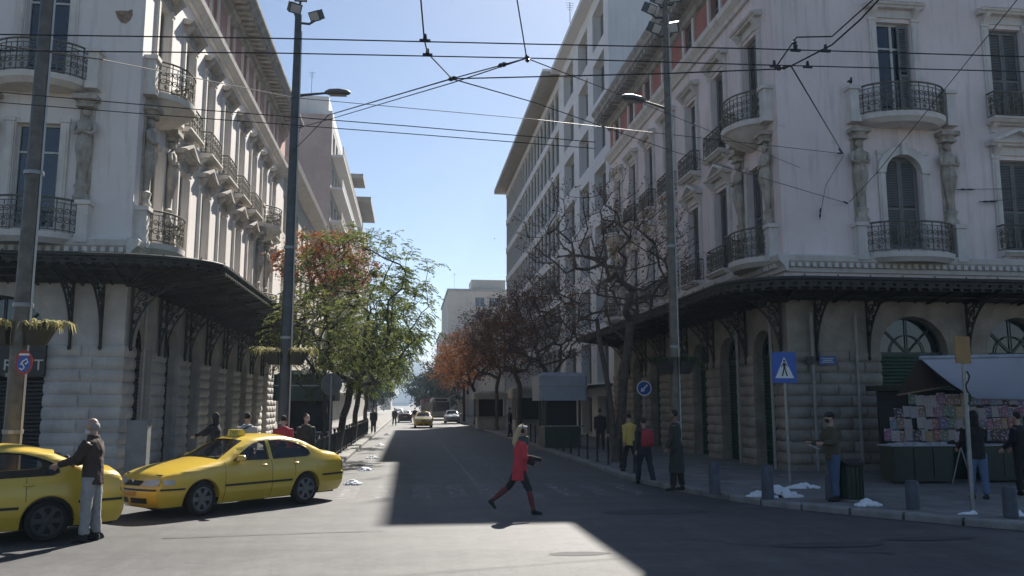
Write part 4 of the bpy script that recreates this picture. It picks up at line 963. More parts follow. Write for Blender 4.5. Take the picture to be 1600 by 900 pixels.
# parking restriction sign on the left post
q = at_depth(40, 14.35); zc = 2.1+(632-567)*14.35/1300
root = thing('parking_sign', 'small red and blue no-parking sign clamped to the thick left lamp post', 'sign', (q.x, q.y, zc-.24))
def disc(rx, rz, n=24, z0=0): return [(rx*cos(2*pi*i/n), rz*sin(2*pi*i/n)+z0) for i in range(n)]
def plate(name, poly, mt, y0, y1, root, c): return MB().prism(poly, lambda a, b: (c[0]+a, c[1]+y0, c[2]+b), lambda a, b: (c[0]+a, c[1]+y1, c[2]+b)).put(name, mt, root)
c = (q.x, q.y, zc)
plate('plate', disc(.14,.21), 'sign_red', .0, -.02, root, c); plate('field', disc(.105,.145,24,-.025), 'sign_blue', -.0205, -.024, root, c); plate('band', [(-.09,.118),(.09,.118),(.075,.152),(-.075,.152)], 'sign_white', -.0205, -.024, root, c)
MB().tube([(c[0]+a, c[1]-.03, c[2]+b) for a, b in [(-.06,-.10),(-.02,-.13),(.02,-.09),(-.02,-.02),(-.05,-.05),(-.01,.02),(.05,.06),(.07,0),(.03,-.03)]], .012, 4).put('symbol', 'sign_white', root)
MB().box(c[0]-.16, c[0]+.02, c[1]+.001, c[1]+.12, c[2]-.02, c[2]+.02).put('bracket', 'galv', root)
# pedestrian crossing sign
q = at_depth(1226, 21.3); zc = 2.1+57*21.3/1300
root = thing('crossing_sign', 'square blue pedestrian crossing sign on a grey post by the right corner', 'sign', (q.x, q.y, KH)); c = (q.x-.04, q.y, zc)
MB().tube([(q.x,q.y+.05,KH),(q.x-.03,q.y+.05,zc+.42)], .035, 8).put('post', 'galv', root)
plate('plate', [(-.32,-.39),(.32,-.39),(.32,.39),(-.32,.39)], 'sign_blue', .01, -.012, root, c)
plate('triangle', [(-.25,-.27),(.25,-.27),(0,.27)], 'sign_white', -.0125, -.016, root, c)
mb = MB(); pp = lambda poly: mb.prism(poly, lambda a, b: (c[0]+a, c[1]-.0165, c[2]+b), lambda a, b: (c[0]+a, c[1]-.019, c[2]+b))
pp(disc(.03,.032,12,.165)); pp([(-.035,.12),(.035,.12),(.03,-.04),(-.03,-.04)]); pp([(-.03,-.03),(.005,-.03),(-.045,-.22),(-.085,-.22)]); pp([(0,-.03),(.03,-.03),(.085,-.22),(.045,-.22)]); pp([(-.035,.115),(-.015,.10),(-.085,.0),(-.105,.012)]); pp([(.035,.115),(.015,.10),(.08,.02),(.10,.032)])
mb.put('walking_figure', 'black', root)
# keep-left sign
q = at_depth(1005, 33); zc = 2.1+25*33/1300
root = thing('keep_left_sign', 'round blue sign with white diagonal arrow, left of the right lamp post', 'sign', (q.x, q.y, KH)); c = (q.x, q.y, zc)
MB().tube([(q.x,q.y+.05,KH),(q.x,q.y+.05,zc+.2)], .032, 8).put('post', 'galv', root)
plate('rim', disc(.30,.30), 'sign_white', .01, -.012, root, c); plate('face', disc(.255,.255), 'sign_blue', -.0125, -.016, root, c)
rot = lambda pts: [((a-b)*.7071, (a+b)*.7071) for a, b in pts]
plate('arrow', rot([(.19,.03),(.19,-.03),(-.06,-.03),(-.06,-.10),(-.2,0),(-.06,.10),(-.06,.03)]), 'sign_white', -.0165, -.019, root, c)
# sign seen from behind, left
q = Vector((-2.5, 27.6, 0)); zc = 2.75
root = thing('sign_from_behind', 'round traffic sign on a thin post by the left fence, grey in the tree shade', 'sign', (q.x, q.y, KH)); c = (q.x, q.y, zc)
MB().tube([(q.x,q.y-.05,KH),(q.x,q.y-.05,zc+.28)], .03, 8).put('post', 'galv', root); plate('plate', disc(.31,.33), 'pole_dark', -.01, .012, root, c); plate('rim', disc(.34,.36), 'pole', .0125, .02, root, c)
# bollards
bm = MB().lathe([(.125,0),(.125,.60),(.11,.66),(.001,.68)], 14).mesh('bollard', 'bollard', 40)
for i, (px_, py_, s) in enumerate([(1117,771,1.05),(1200,780,1.05),(1300,781,.75),(1427,795,.8),(1580,808,.8)]):
    q = onz(px_, py_, KH); o = place('bollard', bm, None, T(q.x, q.y, KH-.003) @ Matrix.Scale(s, 4, (0,0,1)))
    tag(o, ['grey round bollard left of the crossing sign', 'grey round bollard behind the largest snow heap', 'grey round bollard beside the green litter bin', 'short round bollard in front of the kiosk counter', 'short round bollard at the right edge by the kiosk'][i], 'bollard', 'round bollards on the right corner')
thin = MB(); thin.lathe([(.055,0),(.055,.03),(.035,.05),(.032,.82),(.045,.84),(.045,.88),(.02,.93)], 8); tm = thin.mesh('kerb_post', 'iron', 40)
for k in range(14):
    o = place('kerb_post', tm, None, T(6.58, 24.2+1.62*k, KH-.003)); tag(o, 'thin dark metal post in the row along the right kerb', 'bollard', 'thin posts along the right kerb')
# litter bin
q = onz(1331, 782, KH); root = thing('litter_bin', 'dark green slatted litter bin on the right pavement edge', 'litter bin', (q.x, q.y, KH))
MB().lathe([(.20,.04),(.22,.06),(.235,.72),(.20,.72),(.19,.1)], 16, (q.x,q.y,KH)).put('drum', 'bin_green', root, None, 40)
for i in range(16): a = 2*pi*i/16; MB().tube([(q.x+.235*cos(a), q.y+.235*sin(a), KH+.05), (q.x+.25*cos(a), q.y+.25*sin(a), KH+.70)], .014, 4).put('slat', 'bin_green', root)
MB().lathe([(.27,.70),(.28,.73),(.28,.80),(.25,.83),(.15,.84)], 16, (q.x,q.y,KH)).put('rim', 'black', root, None, 40); MB().lathe([(.23,.001),(.23,.035)], 16, (q.x,q.y,KH)).put('foot', 'galv', root)
# snow heaps
def heap(px_, py_, w, d, h, seed, label):
    """lumpy heap: many small clods melted together"""
    q = onz(px_, py_, 0.0); rnd = random.Random(seed); t = MB()
    for i in range(int(34 + 46*w)):
        a = rnd.uniform(0, 2*pi); r = rnd.random()**.6; r_ = rnd.uniform(.16, .42)*h*(1.25-.6*r)+.012
        x, y = w/2*r*cos(a)*.9, d/2*r*sin(a)*.9; t.ball((x, y, h*.8*(1-r)*rnd.uniform(.3,1.3)+r_*.2), r_*rnd.uniform(1,1.8), r_*rnd.uniform(1,1.5), r_, 8, 5)
    me = remesh(t, 'snow_heap', 'snow', .014, 1, .012); base = min(v.co.z for v in me.vertices)
    on = KH if seed % 2 else .0
    o = place('snow_heap', me, None, T(q.x, q.y, on - .1*h)); 
    return tag(o, label, 'snow heap', 'heaps of leftover snow along the kerb')
heap(1212, 785, 1.30, 0.66, 0.18, 1, 'largest heap of leftover white snow beside the kerb below the crossing sign'); heap(1256, 771, 0.98, 0.33, 0.10, 3, 'thin strip of white snow behind the largest heap'); heap(1190, 782, 0.65, 0.39, 0.08, 5, 'small lump of white snow at the left end of the largest heap')
heap(1357, 800, 0.55, 0.33, 0.10, 7, 'small lone lump of white snow on the kerb below the litter bin'); heap(1456, 812, 0.72, 0.33, 0.07, 8, 'flat patch of white snow by the kerb left of the leaning sign post'); heap(1516, 814, 0.98, 0.44, 0.14, 10, 'knobbly white snow heap at the foot of the leaning sign post'); heap(1590, 816, 0.78, 0.50, 0.19, 12, 'white snow heap cut by the right edge of the picture')
for i, (px_, py_) in enumerate([(566, 735), (578, 716), (590, 697), (600, 680), (548, 757)]):
    heap(px_+4, py_, .5, .7, .12, 20+2*i, '%s small dirty snow lump in the gutter along the left kerb' % ('second-nearest third-nearest fourth-nearest farthest nearest'.split()[i]))
# iron fence on the left kerb
fx = -2.78; root = thing('kerb_fence', 'low dark iron railing along the left kerb under the trees', 'fence', (fx, 40, KH))
pm_ = MB().lathe([(.04,0),(.04,.95),(.055,.97),(.055,1.02),(.02,1.06)], 8).mesh('post', 'iron'); bar = MB().tube([(0,0,.12),(0,0,.86)], .012, 4).mesh('bar', 'iron')
far = MB()
for k in range(22):
    y = 24.6+1.6*k; place('post', pm_, root, T(fx, y, KH-.002)); MB().box(fx-.02, fx+.02, y+.04, y+1.56, KH+.86, KH+.90).put('rail', 'iron', root); MB().box(fx-.02, fx+.02, y+.04, y+1.56, KH+.10, KH+.13).put('rail', 'iron', root)
    for j in range(11):
        yy = y+.13+.13*j
        if k < 9: place('bar', bar, root, T(fx, yy, KH))
        else: far.tube([(fx,yy,KH+.12),(fx,yy,KH+.86)], .012, 3)
far.put('bar', 'iron', root)['kind'] = 'stuff'
o = MB().prism([(-.5,.0),(.5,.0),(.5,.75),(-.35,.5),(-.5,.45)], lambda a, z: (-.02, a, z), lambda a, z: (.02, a, z)).put('notice_board', 'sign_white', None, T(fx-.07, 27.6, KH+.25)); tag(o, 'blank white board leaning on the left kerb railing', 'board')
# kiosks
def kiosk(name, label, x, y, w, d, h, fh, bodym, fasm, ov=.35):
    """street kiosk: body with counter opening, deep fascia under a flat roof"""
    r = thing(name, label, 'kiosk', (x, y, KH-.003)); x0, x1, y0, y1 = x-w/2, x+w/2, y-d/2, y+d/2; z = KH
    MB().box(x0, x1, y0, y1, z, z+.95).put('base', bodym, r)
    for a in (x0, x1-.1):
        for b in (y0, y1-.1): MB().box(a, a+.1, b, b+.1, z+.95, z+h-fh).put('post', bodym, r)
    MB().box(x0+.15, x1-.15, y0+.25, y1-.15, z+.951, z+h-fh).put('inside', 'dark_inside', r)
    MB().box(x0-.12, x1+.12, y0-.2, y0+.2, z+.955, z+1.0).put('counter', 'galv', r)
    mb = MB(); a, b, c_, e = x0-ov, x1+ov, y0-ov, y1+ov; rr = .18
    n = 4; pl_ = []
    for cx_, cy_, q0 in ((b-rr, e-rr, 0), (a+rr, e-rr, pi/2), (a+rr, c_+rr, pi), (b-rr, c_+rr, 1.5*pi)):
        for i in range(n+1): q_ = q0+pi/2*i/n; pl_.append((cx_+rr*cos(q_), cy_+rr*sin(q_)))
    mb.prism(pl_, lambda u, v: (u, v, z+h-fh), lambda u, v: (u, v, z+h)); mb.put('fascia', fasm, r)
    mb = MB(); mb.prism([(x+(u-x)*.93, y+(v-y)*.93) for u, v in pl_], lambda u, v: (u, v, z+h+.002), lambda u, v: (x+(u-x)*.8, y+(v-y)*.8, z+h+.16)); mb.put('roof', fasm, r)
    MB().box(a-.012, b+.012, c_-.012, c_-.001, z+h-fh*.45, z+h-fh*.40).put('trim', 'galv', r)
    return r
kq = at_depth(862, 40); kiosk('grey_kiosk', 'closed grey kiosk with deep rounded fascia under the bare trees on the right', kq.x+.35, kq.y, 1.7, 1.8, 3.3, 1.15, 'kiosk_green', 'kiosk_grey', .3)
kq = at_depth(515, 31.5); kr = kiosk('green_kiosk', 'dark green kiosk with pale roof behind the left railing', kq.x-.75, kq.y, 1.6, 1.8, 3.05, .95, 'kiosk_green', 'kiosk_fascia' if mat('kiosk_fascia', (.045,.075,.06), .5, .2, 2) else '', .3)
kq = at_depth(757, 70); kiosk('far_kiosk', 'small beige kiosk with light roof far along the right kerb', kq.x+.5, kq.y, 2.3, 1.9, 2.9, .5, 'kiosk_beige', 'kiosk_beige', .35)
kq = at_depth(803, 56); kiosk('beige_kiosk', 'pale kiosk between the grey kiosk and the farthest one', kq.x+.9, kq.y, 1.8, 1.8, 3.0, .6, 'kiosk_beige', 'kiosk_beige', .3)
# newspaper kiosk on the right corner
NX0, NX1, NY = 12.1, 16.6, 20.0
nk = thing('newspaper_kiosk', 'dark green newspaper kiosk with white awning on the right corner', 'kiosk', (14.2, 21, KH-.003)); z = KH
MB().box(13.3, NX1, NY+1.0, NY+2.6, z, z+2.35).put('cabin', 'kiosk_green', nk); MB().box(13.1, NX1+.1, NY+.75, NY+2.8, z+2.352, z+2.5).put('roof', 'kiosk_green', nk)
for a, b in ((NX0, 13.75), (14.6, NX1)):
    ct = MB().box(a, b, NY, NY+.55, z+.06, z+.92).put('counter', 'kiosk_green', nk); MB().box(a-.05, b+.05, NY-.06, NY+.6, z+.922, z+.955).put('counter_top', 'kiosk_grey', ct)
    k = int((b-a)/.42)
    for i in range(k): u = a+.04+i*(b-a-.08)/k; MB().box(u+.015, u+(b-a-.08)/k-.015, NY-.018, NY-.001, z+.12, z+.86).put('panel', 'kiosk_green', ct)
MB().box(12.35, NX1, NY+.9, NY+.96, z+.96, z+2.3).put('rack', 'dark_inside', nk)
mb = MB(); mb.tube([(13.65,NY-.03,KH),(13.95,NY-.03,KH+.9)], .018, 4); mb.tube([(14.2,NY-.03,KH),(13.95,NY-.03,KH+.9)], .018, 4); mb.put('trestle', 'galv', nk)
a0 = ony(1437, 559, 17.9); a1 = ony(1720, 554, 17.9); b0 = ony(1523, 622, 20.7); b1 = ony(1760, 627, 20.7)
mb = MB(); n = 10; vs_ = []
for i in range(n+1):
    for j in range(n+1):
        p = a0.lerp(a1, i/n).lerp(b0.lerp(b1, i/n), j/n); p.z -= .12*sin(pi*j/n)*(.6+.4*sin(i*2.1)); vs_.append(p)
mb.add(vs_, [(i*(n+1)+j, (i+1)*(n+1)+j, (i+1)*(n+1)+j+1, i*(n+1)+j+1) for i in range(n) for j in range(n)])
aw = mb.put('awning', 'awning_white', nk, None, 80); MB().tube([a0, a1], .045, 8).put('front_bar', 'kiosk_grey', aw); MB().tube([b0, b1], .03, 6).put('back_bar', 'kiosk_grey', aw)
c0 = ony(1402, 617, 19.4); c1 = ony(1482, 603, 20.4)
mb = MB(); mb.add([a0+Vector((0,.05,-.03)), c0, c1, b0], [(0,1,2,3)]); sa = mb.put('side_awning', 'awning_brown', nk); MB().tube([c0, c1], .025, 5).put('side_bar', 'wood', sa)
mb = MB(); mb.tube([a0, (13.3, NY+1.0, KH+2.3)], .022, 5); mb.tube([a1.lerp(a0,.45), (15.4, NY+1.0, KH+2.3)], .022, 5); mb.put('stay', 'galv', aw)
q0 = onz(1520, 797, KH); r = thing('sign_post', 'slim leaning post with small orange sign in front of the kiosk', 'post', (q0.x, q0.y, KH-.003)); dd = q0.y; q1 = ony(1505, 560, dd); MB().tube([q0, q1], .04, 8).put('post', 'galv', r)
MB().box(q1.x-.19, q1.x+.12, q1.y-.06, q1.y-.03, q1.z-.1, q1.z+.42).put('sign', 'sign_orange', r)
mb = MB(); mb.tube([(q1.x+.02+.05*sin(i*1.4), q1.y-.05, q1.z-.25-.09*i) for i in range(8)], .015, 4); mb.put('cable_tie', 'black', r)
# magazines and papers in the rack and on the counter
mcols = [(.62,.60,.56),(.50,.06,.05),(.05,.12,.42),(.62,.42,.05),(.55,.56,.58),(.04,.04,.05),(.08,.32,.16),(.70,.70,.68),(.45,.10,.28),(.10,.35,.45),(.35,.18,.08)]
def mag_mat(i, c):
    m = bpy.data.materials.new('magazine_%d' % i); m.use_nodes = True; N = m.node_tree.nodes; L = m.node_tree.links; b = N['Principled BSDF']; tc = N.new('ShaderNodeTexCoord'); v = N.new('ShaderNodeTexVoronoi'); v.distance = 'CHEBYCHEV'; v.inputs['Scale'].default_value = 13 + i*.9; L.new(tc.outputs['Object'], v.inputs['Vector'])
    sp = N.new('ShaderNodeSeparateColor'); L.new(v.outputs['Color'], sp.inputs[0]); gt = N.new('ShaderNodeMath'); gt.operation = 'GREATER_THAN'; gt.inputs[1].default_value = .62; L.new(sp.outputs[0], gt.inputs[0])
    mx = N.new('ShaderNodeMix'); mx.data_type = 'RGBA'; L.new(v.outputs['Color'], mx.inputs['B']); mx.inputs['A'].default_value = (*c, 1); L.new(gt.outputs[0], mx.inputs['Factor']); hs = N.new('ShaderNodeHueSaturation'); hs.inputs['Saturation'].default_value = .8; hs.inputs['Value'].default_value = .4; L.new(mx.outputs['Result'], hs.inputs['Color']); L.new(hs.outputs[0], b.inputs['Base Color']); b.inputs['Roughness'].default_value = .4; return m
mags = []
for i, c_ in enumerate(mcols): mags.append(MB().box(-.13,.13,-.012,0,0,.34).mesh('magazine', mag_mat(i, c_)))
rnd = random.Random(11); k_ = 0
for row in range(4):
    x = 12.42 + (.75 if row == 3 else .35 if row == 2 else .2 if row == 1 else 0)
    while x < 16.4:
        k_ += 1
        if rnd.random() < .93:
            o = place('magazine', rnd.choice(mags), None, T(x+.14, NY+.885-.012*(k_ % 3), z+1.0+row*.315+rnd.uniform(-.03,.03)) @ Matrix.Rotation(rnd.uniform(-.04,.04), 4, 'Y') @ Matrix.Rotation(-.06, 4, 'X') @ Matrix.Diagonal((rnd.uniform(.85,1.05), 1, rnd.uniform(.78,.95), 1)))
            tag(o, 'magazine in the display rack of the newspaper kiosk', 'magazine', 'magazines in the kiosk rack')
        x += rnd.uniform(.17,.25)
for i in range(6):
    o = MB().box(-.17,.17,-.2,.2,0,.03+.015*(i%3)).put('newspaper_pile', 'newsprint', None, T(12.35+i*.24, NY+.22+.05*(i%2), z+.957) @ Matrix.Rotation(rnd.uniform(-.2,.2), 4, 'Z') @ Matrix.Diagonal((.6,1,1,1))); tag(o, 'newspaper pile lying on the left counter of the kiosk', 'newspapers', 'newspaper piles on the kiosk counter')
# ---------------------------------------------------------------- vehicles
mat('taxi_paint', (.66,.455,.055), .3, .04, 2, coat=.6); mat('paint_dark', (.03,.033,.04), .35, .05, 2, coat=.5); mat('paint_silver', (.35,.36,.37), .35, .05, 2, coat=.5, metal=.3)
mat('seat_cloth', (.05,.052,.058), .85, .1, 9); mat('trim_black', (.015,.015,.016), .5, .1, 5); mat('rubber', (.012,.012,.012), .8, .2, 9); mat('rim', (.16,.165,.17), .4, .1, 5, metal=.5); mat('rim_dark', (.04,.04,.042), .5, .1, 5)
mat('car_glass', (.012,.016,.02), .04, 0, spec=.9, alpha=.42); mat('lamp_clear', (.42,.45,.48), .12, .1, 20, spec=.8); mat('lamp_red', (.35,.02,.02), .2, .05, 9); mat('lamp_amber', (.5,.2,.03), .2, .05, 9); mat('number_plate', (.50,.28,.03), .5, .05, 9); mat('chrome', (.6,.6,.6), .15, 0, metal=1.0); mat('taxi_yellow_sign', (.65,.5,.06), .4, .03, 5)
SIL = [(.14,.20),(.05,.27),(.02,.36),(.0,.48),(.015,.55),(.05,.60),(.075,.66),(.11,.735),(.2,.785),(.4,.845),(.7,.905),(1.0,.955),(1.22,.985),(1.34,1.01),(1.5,1.095),(1.75,1.235),(2.0,1.355),(2.12,1.395),(2.3,1.42),(2.6,1.437),(2.85,1.432),(3.1,1.405),(3.3,1.36),(3.45,1.315),(3.7,1.2),(3.95,1.085),(4.03,1.06),(4.2,1.045),(4.36,1.02),(4.43,.97),(4.455,.88),(4.46,.72),(4.48,.62),(4.50,.56),(4.50,.42),(4.47,.30),(4.42,.23)]
iW0, iW1, iR0, iR1 = 13, 16, 23, 26          # windscreen and rear glass along the outline
AX = (.88, 3.39); WR = .315
def ztop(x):
    for (a, za), (b, zb) in zip(SIL[4:], SIL[5:30]):
        if a <= x <= b: return za+(zb-za)*(x-a)/max(1e-6, b-a)
    return .6
def yside(x, z):
    w = .862
    if x < .9: w -= .17*((.9-x)/.9)**2.2
    if x > 3.6: w -= .115*((x-3.6)/.9)**2
    if z > .93: w -= (z-.93)*.47 + .02
    elif z > .78: w -= .02*((z-.78)/.15)**2
    if z < .42: w -= (.42-z)*.22
    w -= .05*((z-.62)/.4)**2 if z < .93 else .03
    d = ztop(x)-z if .1 < x < 4.44 else 1
    r = .085
    if d < r: w -= r*.9*(1-sqrt(max(0, 1-((r-max(d,0))/r)**2)))
    return w
def sil_fine():
    out = []
    for i, (p, q) in enumerate(zip(SIL, SIL[1:])):
        n = max(1, int(((p[0]-q[0])**2+(p[1]-q[1])**2)**.5/.06))
        for k in range(n): t = k/n; out.append((p[0]+(q[0]-p[0])*t, p[1]+(q[1]-p[1])*t, i+t))
    out.append((*SIL[-1], len(SIL)-1)); return out
def cross_pt(x, z, s, t):                     # a point across the car at outline parameter s, t in -1..1
    y = t*yside(x, z); b = 1-t*t
    if s < 7: return (x-.13*b*min(1, (7.5-s)/2.5), y, z)
    if s > 29: return (x+.08*b, y, z)
    zz = z+b*(.055 if s < 13 or s > 26 else .05)
    return (x-.13*b*max(0, (9-s)/9) if s < 9 else x-(.10*b if 13 <= s <= 16 else .10*b*max(0, 1-(s-16)/2) if s > 16 and s < 18 else .10*b*max(0, (s-11)/2) if 11 < s < 13 else 0) + (.07*b if 23 <= s <= 26 else 0), y, zz)
def tess(outer, holes):
    from mathutils.geometry import tessellate_polygon
    polys = [[Vector((a, b, 0)) for a, b in p] for p in [outer]+holes]; pts = [p for q in polys for p in q]; return pts, tessellate_polygon(polys)
WIN_F = [(1.56,1.0),(1.80,1.145),(2.08,1.29),(2.28,1.345),(2.42,1.36),(2.42,.985)]
WIN_R = [(2.53,.985),(2.53,1.362),(2.80,1.355),(3.02,1.325),(3.22,1.27),(3.40,1.195),(3.50,1.12),(3.52,1.04),(3.42,1.005)]
def car_meshes():
    D = {}
    arch = lambda cx, r=.375: [(cx+r*cos(pi*i/14), max(.2, WR+r*sin(pi*i/14)-.0)) for i in range(15)]
    outer = [(a, b) for a, b in SIL] + [(4.1,.21)] + [(AX[1]+.375,.21)] + arch(AX[1]) + [(AX[1]-.375,.2)] + [(AX[0]+.375,.2)] + arch(AX[0]) + [(AX[0]-.375,.21)]
    pts, tris = tess(outer, [WIN_F, WIN_R])
    sides = bmesh.new()
    for s in (-1, 1):
        bm = bmesh.new(); V = [bm.verts.new((p.x, 0, p.y)) for p in pts]
        for t in tris:
            try: bm.faces.new([V[i] for i in t])
            except ValueError: pass
        for k in range(1, 46): bmesh.ops.bisect_plane(bm, geom=bm.verts[:]+bm.edges[:]+bm.faces[:], plane_co=(k*.1,0,0), plane_no=(1,0,0))
        for k in range(1, 20): bmesh.ops.bisect_plane(bm, geom=bm.verts[:]+bm.edges[:]+bm.faces[:], plane_co=(0,0,.2+k*.065), plane_no=(0,0,1))
        for v in bm.verts: v.co.y = s*yside(v.co.x, v.co.z)
        me = bpy.data.meshes.new('t'); bm.to_mesh(me); bm.free(); sides.from_mesh(me); bpy.data.meshes.remove(me)
    # window reveals
    for s in (-1, 1):
        for W in (WIN_F, WIN_R):
            n = len(W); a = [sides.verts.new((x, s*yside(x, z), z)) for x, z in W]; b = [sides.verts.new((x, s*(yside(x, z)-.03), z)) for x, z in W]
            for i in range(n): sides.faces.new((a[i], a[(i+1)%n], b[(i+1)%n], b[i]))
        for cx in AX:                         # wheel arch lips
            A = arch(cx); a = [sides.verts.new((x, s*yside(x, z), z)) for x, z in A]; b = [sides.verts.new((x, s*(yside(x, z)-.25), z)) for x, z in A]; c_ = [sides.verts.new((cx+(x-cx)*1.05, s*(yside(x, z)+.008), WR+(z-WR)*1.05)) for x, z in A]
            for i in range(14): sides.faces.new((a[i], a[i+1], b[i+1], b[i])); sides.faces.new((a[i], a[i+1], c_[i+1], c_[i]))
    F = sil_fine(); ts = [-1,-.97,-.88,-.6,-.3,0,.3,.6,.88,.97,1]; gl = {'windscreen': [], 'rear_window': []}
    grid = [[cross_pt(x, z, s, t) for t in ts] for x, z, s in F]
    for i in range(len(F)-1):
        sm = (F[i][2]+F[i+1][2])/2
        for j in range(len(ts)-1):
            k = 'windscreen' if iW0 < sm < iW1 else 'rear_window' if iR0 < sm < iR1 else None
            q = [grid[i][j], grid[i][j+1], grid[i+1][j+1], grid[i+1][j]]
            if k and abs((ts[j]+ts[j+1])/2) < .88: gl[k].append(q)
            else: sides.faces.new([sides.verts.new(p) for p in q])
    bmesh.ops.remove_doubles(sides, verts=sides.verts, dist=.0012); bmesh.ops.recalc_face_normals(sides, faces=sides.faces)
    me = bpy.data.meshes.new('body'); sides.to_mesh(me); sides.free(); me.materials.append(M('taxi_paint')); me.polygons.foreach_set('use_smooth', [True]*len(me.polygons)); me.set_sharp_from_angle(angle=rad(38)); D['body'] = me
    for k, qs in gl.items():
        mb = MB()
        for q in qs: mb.add([(p[0], p[1], p[2]-.012) for p in q], [(0,1,2,3)])
        bm = bmesh.new(); m0 = mb.mesh('g', 'car_glass'); bm.from_mesh(m0); bmesh.ops.remove_doubles(bm, verts=bm.verts, dist=.001); bmesh.ops.recalc_face_normals(bm, faces=bm.faces); bm.to_mesh(m0); bm.free(); m0.polygons.foreach_set('use_smooth', [True]*len(m0.polygons)); D[k] = m0
    for nm, W in (('front', WIN_F), ('rear', WIN_R)):
        for s in (-1, 1):
            p, t = tess(W, []); D['side_%s_%d' % (nm, s)] = MB().add([(q.x, s*(yside(q.x, q.y)-.018), q.y) for q in p], t).mesh('side_window', 'car_glass')
            c_ = [(x, s*(yside(x, z)+.004), z) for x, z in W]; D['seal_%s_%d' % (nm, s)] = MB().tube(c_, .011, 4, closed=True).mesh('window_seal', 'trim_black')
    mb = MB(); mb.box(.15,4.38,-.58,.58,.17,.80); mb.box(.3,4.3,-.74,.74,.5,.80)
    for cx in AX: pass
    D['underbody'] = mb.mesh('underbody', 'trim_black')
    for nm, xx, ww, yy in (('fl',1.95,.25,.36),('fr',1.95,.25,-.36),('rb',2.95,.62,0)):
        mb = MB(); mb.prism([(xx,.55),(xx+.5,.52),(xx+.58,.6),(xx+.78,1.12),(xx+.68,1.14),(xx+.5,.72),(xx,.70)], lambda a, b: (a, yy-ww, b), lambda a, b: (a, yy+ww, b))
        for hy in ((yy,) if ww < .5 else (-.36,.36)): mb.ball((xx+.74,hy,1.2), .05, .13, .09, 8, 6)
        D['seat_'+nm] = mb.mesh('seat', 'seat_cloth')
    mb = MB(); mb.prism([(1.2,.7),(1.75,.7),(1.75,.9),(1.6,.98),(1.2,.98)], lambda a, b: (a,-.68,b), lambda a, b: (a,.68,b)); D['dash'] = mb.mesh('dashboard', 'trim_black')
    mb = MB(); mb.tube([(1.82+.06*sin(q)*1, .36+.18*cos(q), .93+.17*sin(q)) for q in [2*pi*i/16 for i in range(16)]], .014, 5, closed=True); mb.tube([(1.82,.36,.93),(1.7,.36,.88)], .03, 5); D['steer'] = mb.mesh('steering_wheel', 'trim_black')
    def patch(z0, z1, t0, t1, off, mt, name, rear=False, nz=3, nt_=6):
        rng = SIL[:9] if not rear else SIL[28:]
        def sx(z):
            for i, ((a, za), (b, zb)) in enumerate(zip(rng, rng[1:])):
                if min(za, zb) <= z <= max(za, zb): f = (z-za)/(zb-za) if zb != za else 0; return a+(b-a)*f, i+f+(28 if rear else 0)
            return rng[0][0], 0
        mb = MB()
        for i in range(nz+1):
            z = z0+(z1-z0)*i/nz; x, s = sx(z)
            for j in range(nt_+1): p = cross_pt(x, z, s, t0+(t1-t0)*j/nt_); mb.v.append((p[0]+(off if rear else -off), p[1]*(1.004), p[2]))
        for i in range(nz):
            for j in range(nt_): mb.f.append((i*(nt_+1)+j, i*(nt_+1)+j+1, (i+1)*(nt_+1)+j+1, (i+1)*(nt_+1)+j)); mb.m.append(0)
        return mb.mesh(name, mt, 60)
    D['grille'] = patch(.605,.715,-.34,.34,.012,'trim_black','grille'); D['plate'] = patch(.42,.505,-.30,.30,.022,'number_plate','number_plate'); D['bumper_strip'] = patch(.515,.552,-1,1,.014,'trim_black','bumper_strip'); D['rear_strip'] = patch(.565,.605,-1,1,.016,'trim_black','bumper_strip', True)
    D['rear_plate'] = patch(.66,.76,-.3,.3,.018,'number_plate','number_plate', True)
    for s in (-1, 1):
        a, b = sorted((s*.40, s*.97)); D['headlight_%d' % s] = patch(.60,.722,a,b,.014,'lamp_clear','headlight'); a, b = sorted((s*.08, s*.72)); D['intake_%d' % s] = patch(.285,.385,a,b,.012,'trim_black','intake'); a, b = sorted((s*.66, s*.995)); D['tail_%d' % s] = patch(.70,.95,a,b,.014,'lamp_red','tail_light', True)
        def strip(x0, x1, z0, z1, off, mt, nm, k=12):
            mb = MB()
            for i in range(k+1):
                x = x0+(x1-x0)*i/k; mb.v += [(x, s*(yside(x,z0)+.001), z0), (x, s*(yside(x,z0)+off), z0), (x, s*(yside(x,z1)+off), z1), (x, s*(yside(x,z1)+.001), z1)]
            for i in range(k):
                for j in range(3): mb.f.append((i*4+j, i*4+j+1, (i+1)*4+j+1, (i+1)*4+j)); mb.m.append(0)
            return mb.mesh(nm, mt)
        D['strip_%d' % s] = strip(1.34,2.98,.515,.555,.016,'trim_black','side_strip'); D['strip2_%d' % s] = strip(3.80,4.46,.565,.603,.016,'trim_black','side_strip',6); D['strip3_%d' % s] = strip(.06,.50,.517,.55,.014,'trim_black','side_strip',6)
        D['lampside_%d' % s] = strip(.12,.30,.615,.715,.010,'lamp_amber' if False else 'lamp_clear','headlight',5)
        seams = MB()
        for x, z0, z1 in ((1.36,.24,.97),(2.475,.24,.97),(3.07,.62,.97)): seams.tube([(x+(.18*max(0,(.62-z))if x>3 else 0), s*(yside(x,z)+.0015), z) for z in [z0+(z1-z0)*i/8 for i in range(9)]], .005, 3)
        D['seam_%d' % s] = seams.mesh('door_seam', 'trim_black')
        for k, x in enumerate((2.28, 3.10)):
            y = yside(x, .87); mb = MB(); mb.ball((x, s*(y+.012), .87), .085, .022, .026, 10, 6); D['handle_%d_%d' % (k, s)] = mb.mesh('door_handle', 'taxi_paint', 50)
